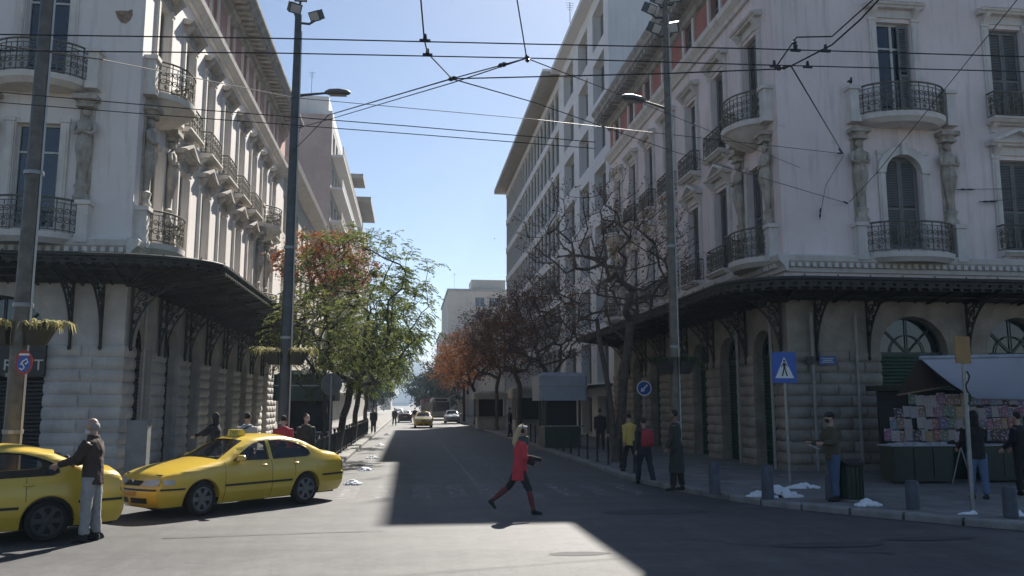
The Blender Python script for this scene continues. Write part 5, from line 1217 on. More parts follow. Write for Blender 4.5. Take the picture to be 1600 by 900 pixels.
        y = yside(1.62, 1.0); mb = MB(); mb.rings([((1.66,s*(y+.13),.985),.05,.10),((1.65,s*(y+.13),1.0),.075,.12),((1.66,s*(y+.13),1.06),.075,.115),((1.67,s*(y+.12),1.10),.05,.09)], 10); mb.tube([(1.68,s*(y-.02),.985),(1.68,s*(y+.08),1.0)], .03, 5); D['mirror_%d' % s] = mb.mesh('wing_mirror', 'taxi_paint', 50)
    mb = MB(); mb.prism([(-.13,0),(.13,0),(.085,.125),(-.085,.125)], lambda a, z: (2.17+a*.6, -.2, z+1.452), lambda a, z: (2.17+a*.6, .2, z+1.452)); D['roof_sign'] = mb.mesh('roof_sign', 'taxi_yellow_sign')
    # wheel: axis along y, outer face at +y
    mb = MB(); mb.rings([((0,0,-.09),.22,.22),((0,0,-.095),.28,.28),((0,0,-.075),.31,.31),((0,0,-.04),WR,WR),((0,0,.04),WR,WR),((0,0,.075),.31,.31),((0,0,.095),.28,.28),((0,0,.085),.225,.225),((0,0,.05),.215,.215)], 28); mb.xform(Matrix.Rotation(-pi/2, 4, 'X')); D['tyre'] = mb.mesh('tyre', 'rubber', 40)
    mb = MB(); mb.rings([((0,0,-.02),.21,.21),((0,0,-.01),.001,.001)], 24, caps=False); mb.m = [1]*len(mb.m); mb.rings([((0,0,.05),.222,.222),((0,0,.088),.228,.228),((0,0,.088),.205,.205),((0,0,.03),.198,.198)], 28, 0, False)
    for i in range(6):
        a = 2*pi*i/6; ca, sa_ = cos(a), sin(a)
        def pt(r, w, z): return (r*ca-w*sa_, r*sa_+w*ca, z)
        mb.add([pt(.05,-.04,.075),pt(.05,.04,.075),pt(.14,.035,.078),pt(.205,.055,.07),pt(.205,-.055,.07),pt(.14,-.035,.078),pt(.05,-.04,.03),pt(.05,.04,.03),pt(.205,.055,.03),pt(.205,-.055,.03)], [(0,1,2,5),(5,2,3,4),(0,6,9,4,5),(1,2,3,8,7)], 0)
    mb.rings([((0,0,.03),.065,.065),((0,0,.082),.062,.062),((0,0,.09),.03,.03),((0,0,.091),.001,.001)], 12); mb.xform(Matrix.Rotation(-pi/2, 4, 'X')); D['rim'] = mb.mesh('rim', ['rim','rim_dark'], 40)
    mb = MB(); mb.tube([(1.33,-.5,1.035),(1.42,.1,1.085)], .008, 4); mb.tube([(1.33,.1,1.04),(1.42,.62,1.07)], .008, 4); D['wiper'] = mb.mesh('wiper', 'trim_black')
    mb = MB(); mb.lathe([(.038,0),(.034,.008),(.001,.009)], 12); mb.xform(T(.02-.075, 0, .69) @ Matrix.Rotation(-pi/2-.35, 4, 'Y')); D['badge'] = mb.mesh('badge', 'chrome')
    return D
CAR = car_meshes()
def car(name, label, x, y, heading, paint='taxi_paint', taxi=True, steer=0.0, cat='car', group=None, rim='rim'):
    """heading: direction the nose points, in radians from +X"""
    root = thing(name, label, cat, (x, y, .003), heading + pi, group)
    off = Matrix.Translation((-2.13, 0, 0))
    def add(key, nm, par=root, mt=None):
        o = part(nm, CAR[key], par); o.matrix_basis = off.copy() if par is root else Matrix()
        if mt: o.material_slots[0].link = 'OBJECT'; o.material_slots[0].material = M(mt)
        return o
    body = add('body', 'body', mt=paint)
    for k, nm in (('windscreen','windscreen'),('rear_window','rear_window'),('side_front_-1','side_window'),('side_front_1','side_window'),('side_rear_-1','side_window'),('side_rear_1','side_window'),('underbody','underbody'),('grille','grille'),('plate','number_plate'),('bumper_strip','bumper_strip'),('rear_strip','bumper_strip'),('rear_plate','number_plate'),('headlight_-1','headlight'),('headlight_1','headlight'),('intake_-1','intake'),('intake_1','intake'),('tail_-1','tail_light'),('tail_1','tail_light'),('wiper','wiper'),('seat_fl','seat'),('seat_fr','seat'),('seat_rb','seat'),('dash','dashboard'),('steer','steering_wheel'),('badge','badge')): add(k, nm)
    for s in (-1, 1):
        for k in ('strip_%d','strip2_%d','strip3_%d'): add(k % s, 'side_strip')
        add('lampside_%d' % s, 'turn_signal'); add('seam_%d' % s, 'door_seam'); add('mirror_%d' % s, 'wing_mirror', mt=paint)
        for k in (0, 1): add('handle_%d_%d' % (k, s), 'door_handle', mt=paint)
        for k in ('seal_front_%d','seal_rear_%d'): add(k % s, 'window_seal')
        for i, ax in enumerate(AX):
            w = part('wheel', CAR['tyre'], root); w.matrix_basis = Matrix.Translation((ax-2.13, s*.735, WR)) @ Matrix.Rotation((0 if s > 0 else pi) + (steer if i == 0 else 0), 4, 'Z'); rm = part('rim', CAR['rim'], w)
            if rim != 'rim': rm.material_slots[0].link = 'OBJECT'; rm.material_slots[0].material = M(rim)
    if taxi:
        sg = add('roof_sign', 'roof_sign')
        for f in (1, -1):
            t = text('TAXI', .115, (0,0,0), None, Matrix(), 'black', .002); t.parent = sg; t.matrix_basis = Matrix.Translation((2.17 - f*.066, 0, 1.513)) @ Matrix.Rotation(-f*pi/2, 4, 'Z') @ Matrix.Rotation(pi/2 - .21, 4, 'X')
    return root
hd = atan2(-.731, -.682)
car('taxi', 'yellow taxi with roof sign parked nose to the left, whole car in view', -3.62, 18.3, hd, group='yellow taxis', steer=.12, cat='taxi')
hd2 = atan2(-.515, -.857)
car('taxi', 'yellow taxi cut by the left picture edge, man leaning at its rear door', -7.02, 14.07, hd2, group='yellow taxis', taxi=False, cat='taxi', rim='rim_dark')
q = at_depth(663, 78); car('taxi', 'distant yellow taxi driving towards the camera in the sunlit stretch', q.x, q.y, -pi/2, group='yellow taxis', cat='taxi')
q = at_depth(627, 100); car('dark_car', 'dark car driving away on the left side of the street', q.x+.6, q.y, pi/2, 'paint_dark', False)
q = at_depth(710, 95); car('silver_car', 'silver car parked at the right kerb beyond the far kiosk', q.x-.2, q.y, -pi/2, 'paint_silver', False)
q = at_depth(622, 135); car('white_car', 'pale distant car parked left near the end of the street', q.x+.3, q.y, -pi/2, 'paint_silver', False)
mat('bus_red', (.30,.03,.04), .4, .05, 1); mat('bus_grey', (.33,.34,.30), .4, .08, 1)
def bus(name, label, x, y, paint):
    r = thing(name, label, 'bus', (x, y, .003)); pl_ = []; a, b, l, h = -1.25, 1.25, 11, 3.0
    mb = MB(); prof = [(a,.35),(b,.35),(b,2.6),(b-.12,2.9),(b-.35,h),(a+.35,h),(a+.12,2.9),(a,2.6)]; mb.prism(prof, lambda u, z: (x+u, y, z), lambda u, z: (x+u, y+l, z)); mb.put('body', paint, r)
    MB().box(x-1.12, x+1.12, y-.02, y-.002, 1.15, 2.45).put('windscreen', 'car_glass', r); MB().box(x-.8, x+.8, y-.025, y-.002, 2.55, 2.85).put('destination_board', 'black', r)
    for s in (-1, 1):
        MB().box(x+s*.95-.16, x+s*.95+.16, y-.03, y-.002, .6, .8).put('headlight', 'lamp_clear', r)
        for i in range(6): e = x+s*1.25; MB().box(min(e, e+s*.012), max(e, e+s*.012), y+.4+i*1.75, y+1.95+i*1.75, 1.25, 2.4).put('side_window', 'car_glass', r)
        for yy in (2.2, 8.4): m = T(x+s*1.12, y+yy, .48) @ Matrix.Rotation(-s*pi/2, 4, 'Z') @ Matrix.Scale(1.5, 4); place('wheel', CAR['tyre'], r, m)
    MB().box(x-1.2, x+1.2, y-.04, y-.002, .38, .52).put('bumper', 'trim_black', r)
q = at_depth(688, 112); bus('grey_bus', 'pale grey bus coming down the street on the right', q.x+.2, q.y, 'bus_grey')
q = at_depth(671, 140); bus('red_bus', 'dark red bus behind the grey bus under the evergreen trees', q.x, q.y, 'bus_red')
# ---------------------------------------------------------------- people
mat('skin', (.42,.26,.19), .55, .06, 9); mat('skin_dark', (.22,.13,.09), .55, .06, 9)
def cloth(n, c, v=.12): mat(n, c, .85, v, 7, .35, 22); return n
for n, c in dict(red_coat=(.56,.04,.06), black_cloth=(.014,.014,.016), sock_red=(.16,.03,.04), blonde=(.50,.38,.22), green_scarf=(.035,.06,.05), white_cloth=(.6,.6,.6), brown_jacket=(.055,.036,.028), grey_trousers=(.33,.33,.32), hair_grey=(.30,.29,.28), hair_dark=(.02,.016,.014), yellow_jacket=(.60,.42,.10), dark_grey=(.03,.032,.035), red_cloth=(.38,.04,.05), khaki=(.075,.065,.04), jeans=(.06,.10,.18), jeans_light=(.10,.15,.26), light_grey=(.40,.42,.45), olive_dark=(.03,.034,.03), shoe_white=(.6,.6,.58), tan=(.35,.20,.13), navy=(.02,.025,.04)).items(): cloth(n, c)
def limb(d, a, s): return Vector((s*sin(a), sin(d)*cos(a), -cos(d)*cos(a))).normalized()
def person(label, x, y, face, H=1.75, lean=0.0, legs=((.12,.05),(-.12,.1)), arms=((.0,.1,.2),(.0,.1,.2)), top=('dark_grey',), trousers='black_cloth', shoes='black_cloth', hair='hair_dark', hairstyle='short', skin='skin', head=(0,0), group=None, z=0.0, hem=.0, vox=.016, hood=False, long_coat=False, socks=None, mask=None, extras=None, headband=None, cap=None, inw=(0,0)):
    """face: direction the person looks, radians from +X; legs (hip, knee) and arms (flex, abduct, elbow) for the left, then the right side"""
    k = H/1.75; hz = .90*k; rz = face - pi/2
    hip = Vector((0,0,hz)); up = Vector((0, sin(lean), cos(lean))); chest = hip+up*.38*k; neck = hip+up*.56*k; hd = neck+Vector((0, .02+sin(lean)*.05+head[0]*.1, .17*k))
    J = {}
    for i, s in ((0, -1), (1, 1)):
        hj = hip+Vector((s*.09*k,0,-.02)); f, kn = legs[i]; t = limb(f, .04, s); kne = hj+t*.43*k; sh = limb(f-kn, .0, s); an = kne+sh*.42*k; J['leg%d' % i] = (hj, kne, an, f-kn)
        sj = hip+up*.50*k+Vector((s*.185*k,0,0)); f, ab, el = arms[i]; u = limb(f+lean*.3, ab, s); e = sj+u*.29*k; w_ = limb(f+el, ab*.5, s); w_ = (w_+Vector((-s*inw[i],0,0))).normalized(); wr = e+w_*.25*k; J['arm%d' % i] = (sj, e, wr, w_)
    low = min(J['leg%d' % i][2].z for i in (0, 1)); dz = -low+.085*k + z
    sh_ = Vector((0,0,dz))
    hip, chest, neck, hd = [v+sh_ for v in (hip, chest, neck, hd)]
    for kk in list(J): J[kk] = tuple(v+sh_ if isinstance(v, Vector) and i < 3 else v for i, v in enumerate(J[kk]))
    # body
    b = MB(); n = 12
    b.rings([((0,hip.y,hip.z-.08*k),.14*k,.10*k),((0,hip.y,hip.z+.05*k),.155*k,.105*k),((0,(hip.y*.5+chest.y*.5),hip.z*.55+chest.z*.45),.135*k,.095*k),((0,chest.y,chest.z),.165*k,.11*k),((0,neck.y-.01,neck.z-.08*k),.15*k,.085*k),((0,neck.y,neck.z-.02*k),.07*k,.06*k)], n)
    b.tube([neck-up*.06*k, hd-Vector((0,.02,.06*k))], .052*k, 8); b.ball(hd, .075*k, .092*k, .112*k, 12, 8); b.ball(hd+Vector((0,.04*k,-.055*k)), .052*k, .05*k, .055*k, 8, 6); b.tube([hd+Vector((0,.085*k,.01)), hd+Vector((0,.108*k,-.025))], [.010,.016], 5)
    for s in (-1, 1): b.ball(hd+Vector((s*.078*k,-.005,-.01)), .010, .02, .03, 6, 4); b.ball(hd+Vector((s*.03,.083*k,.012)), .012, .008, .009, 6, 4)
    for i, s in ((0,-1),(1,1)):
        h, kn, an, _ = J['leg%d' % i]; b.tube([h, h.lerp(kn,.5), kn, kn.lerp(an,.35), an], [.085*k,.075*k,.055*k,.056*k,.036*k], 8)
        sj, e, wr, wd = J['arm%d' % i]; b.tube([sj, sj.lerp(e,.5), e, e.lerp(wr,.4), wr], [.05*k,.046*k,.038*k,.038*k,.026*k], 8)
        side = wd.cross(Vector((1,0,0))); side = side.normalized() if side.length > .1 else Vector((0,1,0)); pal = wr+wd*.05*k
        b.tube([wr, pal, wr+wd*.085*k], [.026*k,.034*k,.036*k], 8)
        for f_ in range(4): r0 = wr+wd*.075*k+side*(.027-.018*f_)*k; l = (.062,.072,.068,.055)[f_]*k; b.tube([r0, r0+wd*l*.55, r0+wd*l*.95+Vector((-s*.02,0,0))], [.0095*k,.009*k,.0075*k], 6)
        b.tube([wr+wd*.02*k+side*.03*k, wr+wd*.055*k+side*.056*k, wr+wd*.085*k+side*.06*k], [.012*k,.0105*k,.009*k], 6)
    me = remesh(b, 'person', skin, min(vox, .012) if vox < .02 else vox, 2)
    o = bpy.data.objects.new('person', me); COL.objects.link(o); o.location = (x, y, 0); o.rotation_euler = (0,0,rz); tag(o, label, 'person', group)
    def cl(mb, nm, mt, it=3, vx=None): return part(nm, remesh(mb, nm, mt, vx or vox, it, .011 if nm in ('jacket','trousers','scarf') else .006 if nm == 'hair' else 0), o)
    # trousers
    t = MB(); t.rings([((0,hip.y,hip.z-.11*k),.15*k,.115*k),((0,hip.y,hip.z+.0),.172*k,.125*k),((0,hip.y+.005,hip.z+.09*k),.16*k,.115*k)], n)
    for i in (0, 1):
        h, kn, an, ang = J['leg%d' % i]; end = an.lerp(kn, .08) if not socks else kn.lerp(an, .12)
        if socks: t.tube([h, h.lerp(kn,.5), kn, end], [.098*k,.086*k,.066*k,.063*k], 10)
        else: t.tube([h, h.lerp(kn,.5), kn, kn.lerp(an,.5), end], [.108*k,.096*k,.08*k,.074*k,.075*k], 10)
    cl(t, 'trousers', trousers)
    if socks:
        for i in (0, 1): h, kn, an, ang = J['leg%d' % i]; t = MB(); t.tube([kn.lerp(an,.1), kn.lerp(an,.4), an], [.060*k,.063*k,.043*k], 10); cl(t, 'sock', socks)
    for i, s in ((0,-1),(1,1)):
        t = MB(); h, kn, an, ang = J['leg%d' % i]; fd = Vector((0, cos(ang*.9), sin(ang*.9))) if ang < -.25 else Vector((0,1,0)); dn = Vector((0,-fd.z,fd.y))*-1
        t.tube([an-fd*.05*k+dn*.045*k, an+fd*.03*k+dn*.04*k, an+fd*.11*k+dn*.055*k, an+fd*.175*k+dn*.06*k], [.042*k,.046*k,.036*k,.026*k], 8); t.tube([an+dn*.03*k, an-dn*.03*k], .045*k, 8)
        cl(t, 'shoe', shoes, 2, min(vox,.012) if vox < .02 else vox)
    # top
    t = MB(); hb = hip.z-(.13+hem)*k; fl = 1.0+hem*(1.3 if hem < .3 else .5)
    t.rings([((0,hip.y-.005,hb),.185*k*fl,.145*k*fl),((0,hip.y,hip.z+.02*k),.185*k,.14*k),((0,hip.y*.5+chest.y*.5,hip.z*.55+chest.z*.45),.172*k,.132*k),((0,chest.y,chest.z),.198*k,.142*k),((0,neck.y-.01,neck.z-.07*k),.185*k,.108*k),((0,neck.y,neck.z+.0*k),.088*k,.08*k)], 14)
    for i in (0, 1): sj, e, wr, wd = J['arm%d' % i]; t.tube([sj+Vector((0,0,-.01)), sj.lerp(e,.5), e, e.lerp(wr,.5), wr-wd*.01], [.082*k,.075*k,.066*k,.058*k,.050*k], 10)
    if hood: t.rings([((0,neck.y-.05,neck.z-.06*k),.14*k,.10*k),((0,neck.y-.07,neck.z+.02*k),.12*k,.09*k),((0,neck.y-.05,neck.z+.07*k),.09*k,.07*k)], 10)
    cl(t, 'jacket', top[0])
    # hair, hats, masks
    if hairstyle == 'short':
        t = MB(); t.ball(hd+Vector((0,-.018*k,.028*k)), .083*k, .092*k, .098*k, 12, 8); cl(t, 'hair', hair, 2)
    elif hairstyle == 'bald':
        t = MB(); t.ball(hd+Vector((0,-.035*k,-.012*k)), .082*k, .075*k, .07*k, 12, 8); cl(t, 'hair', hair, 2)
    elif hairstyle == 'long':
        t = MB(); t.ball(hd+Vector((0,-.018*k,.025*k)), .086*k, .095*k, .1*k, 12, 8); t.tube([hd+Vector((0,-.07*k,.02)), hd+Vector((0,-.13*k,-.12*k)), hd+Vector((0,-.15*k,-.26*k)), hd+Vector((0,-.13*k,-.36*k))], [.06*k,.075*k,.065*k,.03*k], 8); cl(t, 'hair', hair, 2)
    elif hairstyle == 'bun':
        t = MB(); t.ball(hd+Vector((0,-.018*k,.028*k)), .083*k, .092*k, .098*k, 12, 8); t.ball(hd+Vector((0,-.05*k,.13*k)), .045*k, .045*k, .045*k, 8, 6); cl(t, 'hair', hair, 2)
    elif hairstyle == 'hood':
        t = MB(); t.ball(hd+Vector((0,-.03*k,.012*k)), .105*k, .108*k, .135*k, 12, 8); t.tube([hd+Vector((0,-.05,-.06)), neck+Vector((0,-.03,-.02))], .09*k, 10); cl(t, 'hood', top[0], 2)
    if cap:
        t = MB(); t.ball(hd+Vector((0,-.008,.05*k)), .092*k, .103*k, .08*k, 12, 8); t.rings([((0,hd.y+.07*k,hd.z+.035*k),.075*k,.11*k),((0,hd.y+.07*k,hd.z+.048*k),.07*k,.10*k)], 12); cl(t, 'cap', cap, 2, .012)
    if mask:
        t = MB(); dzm = mask[1] if isinstance(mask, tuple) else 0; t.ball(hd+Vector((0,.048*k,-.05*k+dzm)), .062*k, .058*k, .052*k, 10, 6); cl(t, 'mask', mask[0] if isinstance(mask, tuple) else mask, 2, .012)
    if headband: t = MB(); t.rings([((0,hd.y,hd.z+.055*k),.093*k,.107*k),((0,hd.y,hd.z+.095*k),.082*k,.096*k)], 14); cl(t, 'headband', headband, 1, .012)
    if extras: extras(o, dict(hip=hip, chest=chest, neck=neck, hd=hd, J=J, k=k), cl)
    return o
# runner
def runner_x(o, P, cl):
    k = P['k']; t = MB(); t.rings([((0,P['neck'].y+.02,P['neck'].z-.09*k),.15*k,.12*k),((0,P['neck'].y+.03,P['neck'].z-.02),.13*k,.12*k),((0,P['neck'].y+.04,P['neck'].z+.06*k),.09*k,.10*k)], 12); cl(t, 'scarf', 'green_scarf', 3)
    t = MB(); h = P['hd']; 
    for s in (-1, 1): t.ball(h+Vector((s*.088*k,0,-.005)), .03, .045, .05, 8, 6)
    t.tube([h+Vector((cos(q)*.1*k, 0, .01+sin(q)*.125*k)) for q in [pi*i/10 for i in range(11)]], .013, 5); cl(t, 'headphones', 'black_cloth', 1, .01)
    t = MB()
    for i in (0, 1): sj, e, wr, wd = P['J']['arm%d' % i]; t.tube([e.lerp(wr,.25), wr], [.064*k,.056*k], 8); t.tube([wr, wr+wd*.12*k], [.052*k,.045*k], 8)
    cl(t, 'dark_cuffs', 'black_cloth', 2)
q = at_depth(812, 16.55); person('woman in red jacket and black leggings jogging across the shaded road', q.x, q.y, rad(-4), 1.70, .06, ((-.55,.34),(.40,.16)), ((-.1,.18,1.15),(.15,.15,1.25)), ('red_coat',), 'black_cloth', 'black_cloth', 'blonde', 'long', hem=.12, vox=.013, socks='sock_red', extras=runner_x, headband='white_cloth', inw=(.55,.45))
# man at the taxi
def man_x(o, P, cl):
    k = P['k']; n_ = P['neck']; t = MB(); t.rings([((0,n_.y,n_.z-.03*k),.10*k,.092*k),((0,n_.y+.005,n_.z+.035*k),.085*k,.082*k)], 12); cl(t, 'collar', 'brown_jacket', 2, .012)
q = at_depth(159, 13.3); person('balding man in dark jacket and light trousers standing beside the leftmost taxi', q.x, q.y, rad(176), 1.84, .04, ((.05,.03),(-.06,.02)), ((.5,.12,.75),(.35,.1,.95)), ('brown_jacket',), 'grey_trousers', 'black_cloth', 'hair_grey', 'bald', head=(.1,0), vox=.013, mask=('white_cloth', -.045), extras=man_x)
q = onz(985, 737, KH); person('person in yellow jacket walking away on the right pavement', q.x, q.y, rad(110), 1.68, .05, ((.28,.1),(-.3,.25)), ((-.25,.1,.3),(.3,.1,.4)), ('yellow_jacket',), 'black_cloth', 'black_cloth', 'hair_dark', 'short', z=KH)
q5 = onz(1008, 757, 0); pr5 = person('person in dark clothes with red backpack at the right kerb', q5.x, q5.y, rad(100), 1.72, .05, ((.3,.1),(-.28,.2)), ((-.2,.12,.4),(.25,.12,.4)), ('dark_grey',), 'navy', 'black_cloth', 'hair_dark', 'short')
t = MB(); t.rings([((0,0,0),.15,.09),((0,-.02,.06),.18,.13),((0,-.02,.26),.175,.125),((0,0,.40),.14,.09),((0,.02,.45),.08,.04)], 14); t.tube([(-.11,.05,.42),(-.12,.16,.36),(-.12,.16,.2),(-.12,.04,.06)], .02, 5); t.tube([(.11,.05,.42),(.12,.16,.36),(.12,.16,.2),(.12,.04,.06)], .02, 5)
bp = t.put('backpack', 'red_cloth', None, T(q5.x, q5.y, 1.0) @ Matrix.Rotation(rad(100)-pi/2, 4, 'Z') @ T(0, -.2, 0), 50); tag(bp, 'red backpack on the back of the darkly dressed walker', 'backpack')
q = onz(1058, 767, KH); person('person in long dark coat standing in front of the right lamp post', q.x, q.y, rad(150), 1.8, .03, ((.1,.05),(-.1,.05)), ((.1,.1,.4),(.0,.12,.3)), ('olive_dark',), 'black_cloth', 'black_cloth', 'hair_dark', 'short', hem=.42, skin='skin_dark', z=KH)
q = onz(1305, 783, KH)
def paper_x(o, P, cl): pass
person('man in brown jacket and black cap holding a paper beside the litter bin', q.x, q.y, rad(185), 1.76, .03, ((.08,.05),(-.12,.05)), ((.35,.1,1.2),(.3,.1,1.25)), ('khaki',), 'jeans', 'black_cloth', 'hair_dark', 'short', z=KH, cap='black_cloth', mask='black_cloth')
o = MB().box(-.11,.11,-.08,.08,0,.006).put('paper_sheet', 'sign_white', None, T(q.x-.42, q.y-.02, 1.23) @ Matrix.Rotation(.45, 4, 'Y')); tag(o, 'white paper sheet in the hands of the capped man', 'paper')
q = onz(1531, 780, KH); person('person in black hooded jacket and blue jeans facing the kiosk', q.x, q.y, rad(75), 1.78, .05, ((.08,.05),(-.08,.03)), ((.25,.15,.7),(.55,.2,.7)), ('black_cloth',), 'jeans_light', 'dark_grey', 'hair_dark', 'hood', z=KH)
q = onz(1600, 774, KH); person('person in black cut by the right picture edge at the kiosk', q.x, q.y, rad(120), 1.76, .03, ((.05,.05),(-.08,.03)), ((.2,.1,.6),(.2,.1,.6)), ('black_cloth',), 'black_cloth', 'black_cloth', 'hair_dark', 'short', z=KH)
# behind the taxi
def strap_x(o, P, cl):
    c = P['chest']; n_ = P['neck']; t = MB(); t.tube([(-.17,c.y-.10,c.z-.1),(-.05,c.y-.155,c.z+.05),(.08,n_.y-.12,n_.z-.06),(.12,n_.y-.02,n_.z-.03)], .02, 5); part('strap', t.mesh('strap', 'black_cloth'), o)
q = at_depth(346, 22.4); person('hunched dark figure behind the taxi windscreen by the left piers', q.x, q.y, rad(170), 1.70, .12, arms=((.9,.15,.25),(.9,.1,.3)), top=('black_cloth',), hairstyle='hood', z=KH)
q = at_depth(391, 21.0); person('person in pale grey top with dark strap behind the taxi roof', q.x, q.y, rad(80), 1.72, .06, top=('light_grey',), z=KH, extras=strap_x)
q = at_depth(447, 21.15); person('person in red top with bowed dark head behind the taxi', q.x, q.y, rad(95), 1.66, .18, top=('red_cloth',), head=(.5,0), z=KH)
q = at_depth(482, 22.2); person('masked person in dark green jacket at the rear of the taxi', q.x, q.y, rad(-60), 1.68, .05, top=('olive_dark',), mask='light_grey', z=KH)
q = at_depth(936, 37); person('dark walker beside the two-stemmed tree on the right pavement', q.x, q.y, rad(80), 1.76, .05, ((.25,.1),(-.25,.2)), top=('black_cloth',), vox=.022, z=KH)
q = at_depth(617, 84); person('dark pedestrian walking in the road far along the left kerb', q.x+.1, q.y, rad(-80), 1.75, .05, ((.3,.1),(-.3,.2)), top=('black_cloth',), vox=.025)
q = at_depth(797, 52); person('dark standing figure between the two pale kiosks on the right', q.x, q.y, rad(180), 1.74, .03, top=('black_cloth',), vox=.025, z=KH)
q = at_depth(600, 58); person('dark figure on the left pavement behind the railing and trees', q.x-.6, q.y, rad(-90), 1.72, .03, top=('dark_grey',), vox=.025, z=KH)
# scooter and rider
q = at_depth(650, 92); r = thing('scooter', 'small dark scooter riding left of the distant taxi', 'scooter', (q.x, q.y, .003)); x, y = q.x, q.y
for dy in (-.6, .6):
    mb = MB(); mb.rings([((0,0,-.05),.14,.14),((0,0,-.05),.24,.24),((0,0,.05),.24,.24),((0,0,.05),.14,.14)], 16); mb.put('wheel', 'rubber', r, T(x, y+dy, .243) @ Matrix.Rotation(pi/2, 4, 'Y'))
mb = MB(); mb.tube([(x,y-.55,.35),(x,y-.5,.75),(x,y-.42,1.0)], [.14,.12,.06], 8); mb.tube([(x,y-.5,.3),(x,y,.28),(x,y+.15,.45),(x,y+.75,.62)], [.12,.13,.18,.12], 8); mb.tube([(x-.32,y-.4,1.0),(x+.32,y-.4,1.0)], .025, 5); mb.put('bodywork', 'paint_dark', r, None, 50)
MB().box(x-.13, x+.13, y+.0, y+.6, .66, .74).put('seat', 'trim_black', r); MB().ball((x,y-.62,.85), .08).put('headlight', 'lamp_clear', r)
person('helmeted rider in black on the distant scooter', x, y+.28, -pi/2, 1.7, .08, ((1.2,1.25),(1.2,1.25)), ((.75,.1,.35),(.75,.1,.35)), ('black_cloth',), vox=.025, cap='dark_grey', z=.28)
# pigeon on the right balcony
pg = ony(1342, 123, 23.45); mb = MB(); mb.rings([((0,0,0),.01,.02),((0,0,.02),.045,.07),((0,.0,.07),.055,.08),((0,.03,.12),.04,.05),((0,.05,.16),.028,.03),((0,.055,.2),.03,.035),((0,.06,.225),.01,.01)], 10); mb.tube([(0,-.06,.06),(0,-.2,.0)], [.04,.015], 6); mb.tube([(0,.085,.2),(0,.11,.195)], [.01,.003], 4)
for s in (-1, 1): mb.tube([(s*.02,.0,.0),(s*.02,.01,-.05)], .007, 4)
o = mb.put('pigeon', 'dark_grey', None, T(pg.x, 23.95, 12.235+.045) @ Matrix.Rotation(rad(-60), 4, 'Z'), 60); tag(o, 'dark pigeon perched on the balcony pillar of the right building', 'bird')
# ---------------------------------------------------------------- overhead wires of the trolley line
def wire(label, pts, r=.013, sag=0.0, group='overhead trolley wires', clamps=(), name='overhead_wire', insul=()):
    P = [Vector(p) for p in pts]; out = []
    for a, b in zip(P, P[1:]):
        n = 8
        for i in range(n): t = i/n; out.append(a.lerp(b, t)-Vector((0,0,sag*4*t*(1-t))))
    out.append(P[-1]); o = MB().tube(out, r, 5).put(name, 'wire', None); tag(o, label, 'wire', group); recenter(o)
    for c in clamps:
        mb = MB(); c = Vector(c); mb.box(c.x-.05, c.x+.05, c.y-.012, c.y+.012, c.z-.015, c.z+.008); mb.tube([(c.x,c.y,c.z),(c.x,c.y,c.z+.06)], [.022,.014], 6); mb.put('clamp', 'insulator', o)
    for a, b in insul:
        a, b = Vector(a), Vector(b); d = (b-a); mb = MB(); mb.tube([a, a+d*.2, a+d*.25, a+d*.45, a+d*.5, a+d*.7, a+d*.75, b], [.014,.014,.03,.03,.014,.03,.03,.014], 8); mb.put('insulator', 'insulator', o)
    return o
YA, YB = 7.3, 8.1
W = lambda y, *ps: [ony(px_, py_, y) for px_, py_ in ps]
wire('uppermost contact wire crossing the whole picture near its top', W(YA, (-120,52), (440,60), (840,69), (1180,76), (1720,92)), .0062, clamps=W(YA, (664,63), (1243,78), (1290,79)))
wire('second contact wire from the top crossing the whole picture', W(YB, (-120,78), (440,83), (840,91), (1180,101), (1720,115)), .0066, clamps=W(YB, (668,85), (1210,103), (1262,104)))
a, b = W(7.7, (0,70), (160,93)); 
p3 = [ony(-60,62,9.0), ony(160,93,11.0), Vector((pM.x, pM.y, 10.4)), ony(840,187,21.0), ony(1316,240,24.2)]
wire('long guy wire from upper left past the dark lamp post to the right facade', p3, .009, insul=[(p3[-1], p3[-1].lerp(p3[-2], .02))])
wire('upper wire of the lower pair crossing the street', W(11.5, (-120,134), (0,144), (320,172), (640,197), (930,222)), .007)
wire('lower wire of the lower pair crossing the street', W(12.2, (-120,150), (0,160), (240,179), (640,209), (930,232)), .007)
jA = ony(706,123,10.4); jB = ony(823,91,9.4); jC = ony(1210,108,9.6); jD = ony(1236,103,9.4)
wire('span wire from the top edge down through both contact wires to the left junction', [ony(656,-20,6.9), ony(663,61,7.3), ony(668,83,8.1), jA], .008, insul=[(jA.lerp(jB,-.05), jA.lerp(jB,.06))])
wire('span wire from the top edge to the right junction', [ony(803,-30,8.4), jB], .008, insul=[(ony(822,86,9.4), ony(825,97,9.4)), (jB.lerp(jA,.25), jB.lerp(jA,.36))])
wire('short wire joining the two overhead junctions', [jA, jB], .008)
wire('thick wire from the left junction down to the dark lamp post', [jA, ony(513,180,16.5), Vector((pM.x, pM.y, 8.9))], .010)
wire('thin wire running beside the thick one to the left', [jB, ony(705,130,11), ony(513,187,17.5), ony(465,200,19.0)], .008)
wire('horizontal wire from the left junction to the right bracket cluster', [jA, ony(1035,115,9.8), jC], .009)
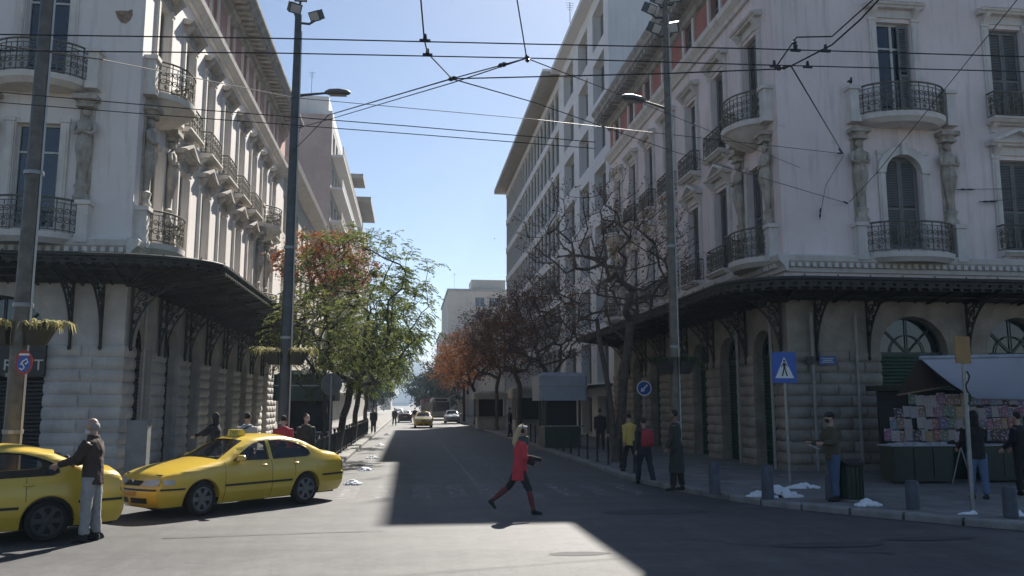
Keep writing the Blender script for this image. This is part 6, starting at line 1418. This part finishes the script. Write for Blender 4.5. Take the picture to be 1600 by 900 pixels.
wire('wire from the left junction slanting down to the right facade', [jA, ony(835,160,14), ony(1050,236,20), ony(1325,318,24.2)], .009, insul=[(ony(1325,318,24.2), ony(1318,315,24.0))])
wire('thick span wire climbing to the top edge over the right building', [jC, jD, ony(1300,70,8.7), ony(1345,30,8.2), ony(1400,-30,7.6)], .010, insul=[(jC, jC.lerp(jD,.8)), (ony(1240,62,9.2), ony(1244,76,9.2))])
wire('wire looping from the bracket cluster to the upper right span wire', [jC, ony(1245,58,9.2), ony(1300,57,8.9), ony(1375,-10,8.0)], .009)
wire('guy wire from the bracket cluster down to the right facade', [jD, ony(1318,241,24.2)], .011, insul=[(ony(1318,241,24.2), ony(1310,232,22.5))])
wire('wire from the upper right corner down across the balcony', [ony(1605,-20,12), ony(1478,137,19.5), ony(1370,270,23.6), ony(1327,316,24.2)], .010)
wire('thin wire across the office block to the right facade', [jB, ony(1000,160,17), ony(1250,262,23.9)], .007)
wire('hanging cable end with knob on the right facade', [ony(1318,243,24.15), ony(1290,290,24.15), ony(1281,340,24.15)], .008, insul=[(ony(1281,343,24.15), ony(1282,325,24.15))])
for i, (px_, py_) in enumerate([(1495, 296), (1530, 315)]):
    wire(['upper short wire stub at the right edge of the right facade', 'lower short wire stub at the right edge of the right facade'][i], [ony(px_,py_,24.15), ony(1640,py_-2+i*-6,24.1)], .009, insul=[(ony(px_,py_,24.15), ony(px_+28,py_,24.1))])
# ---------------------------------------------------------------- haze
hz = bpy.data.materials.new('haze'); hz.use_nodes = True; N = hz.node_tree.nodes; N.remove(N['Principled BSDF']); pv = N.new('ShaderNodeVolumePrincipled'); pv.inputs['Color'].default_value = (.62,.79,1,1); pv.inputs['Density'].default_value = HAZE; pv.inputs['Anisotropy'].default_value = .3
hz.node_tree.links.new(pv.outputs[0], N['Material Output'].inputs['Volume']); MATS['haze'] = hz
o = MB().box(-1300, 1300, -60, 1900, -6, 125).put('haze', 'haze'); tag(o, 'thin pale blue haze in the distance of the street', 'haze', kind='stuff')
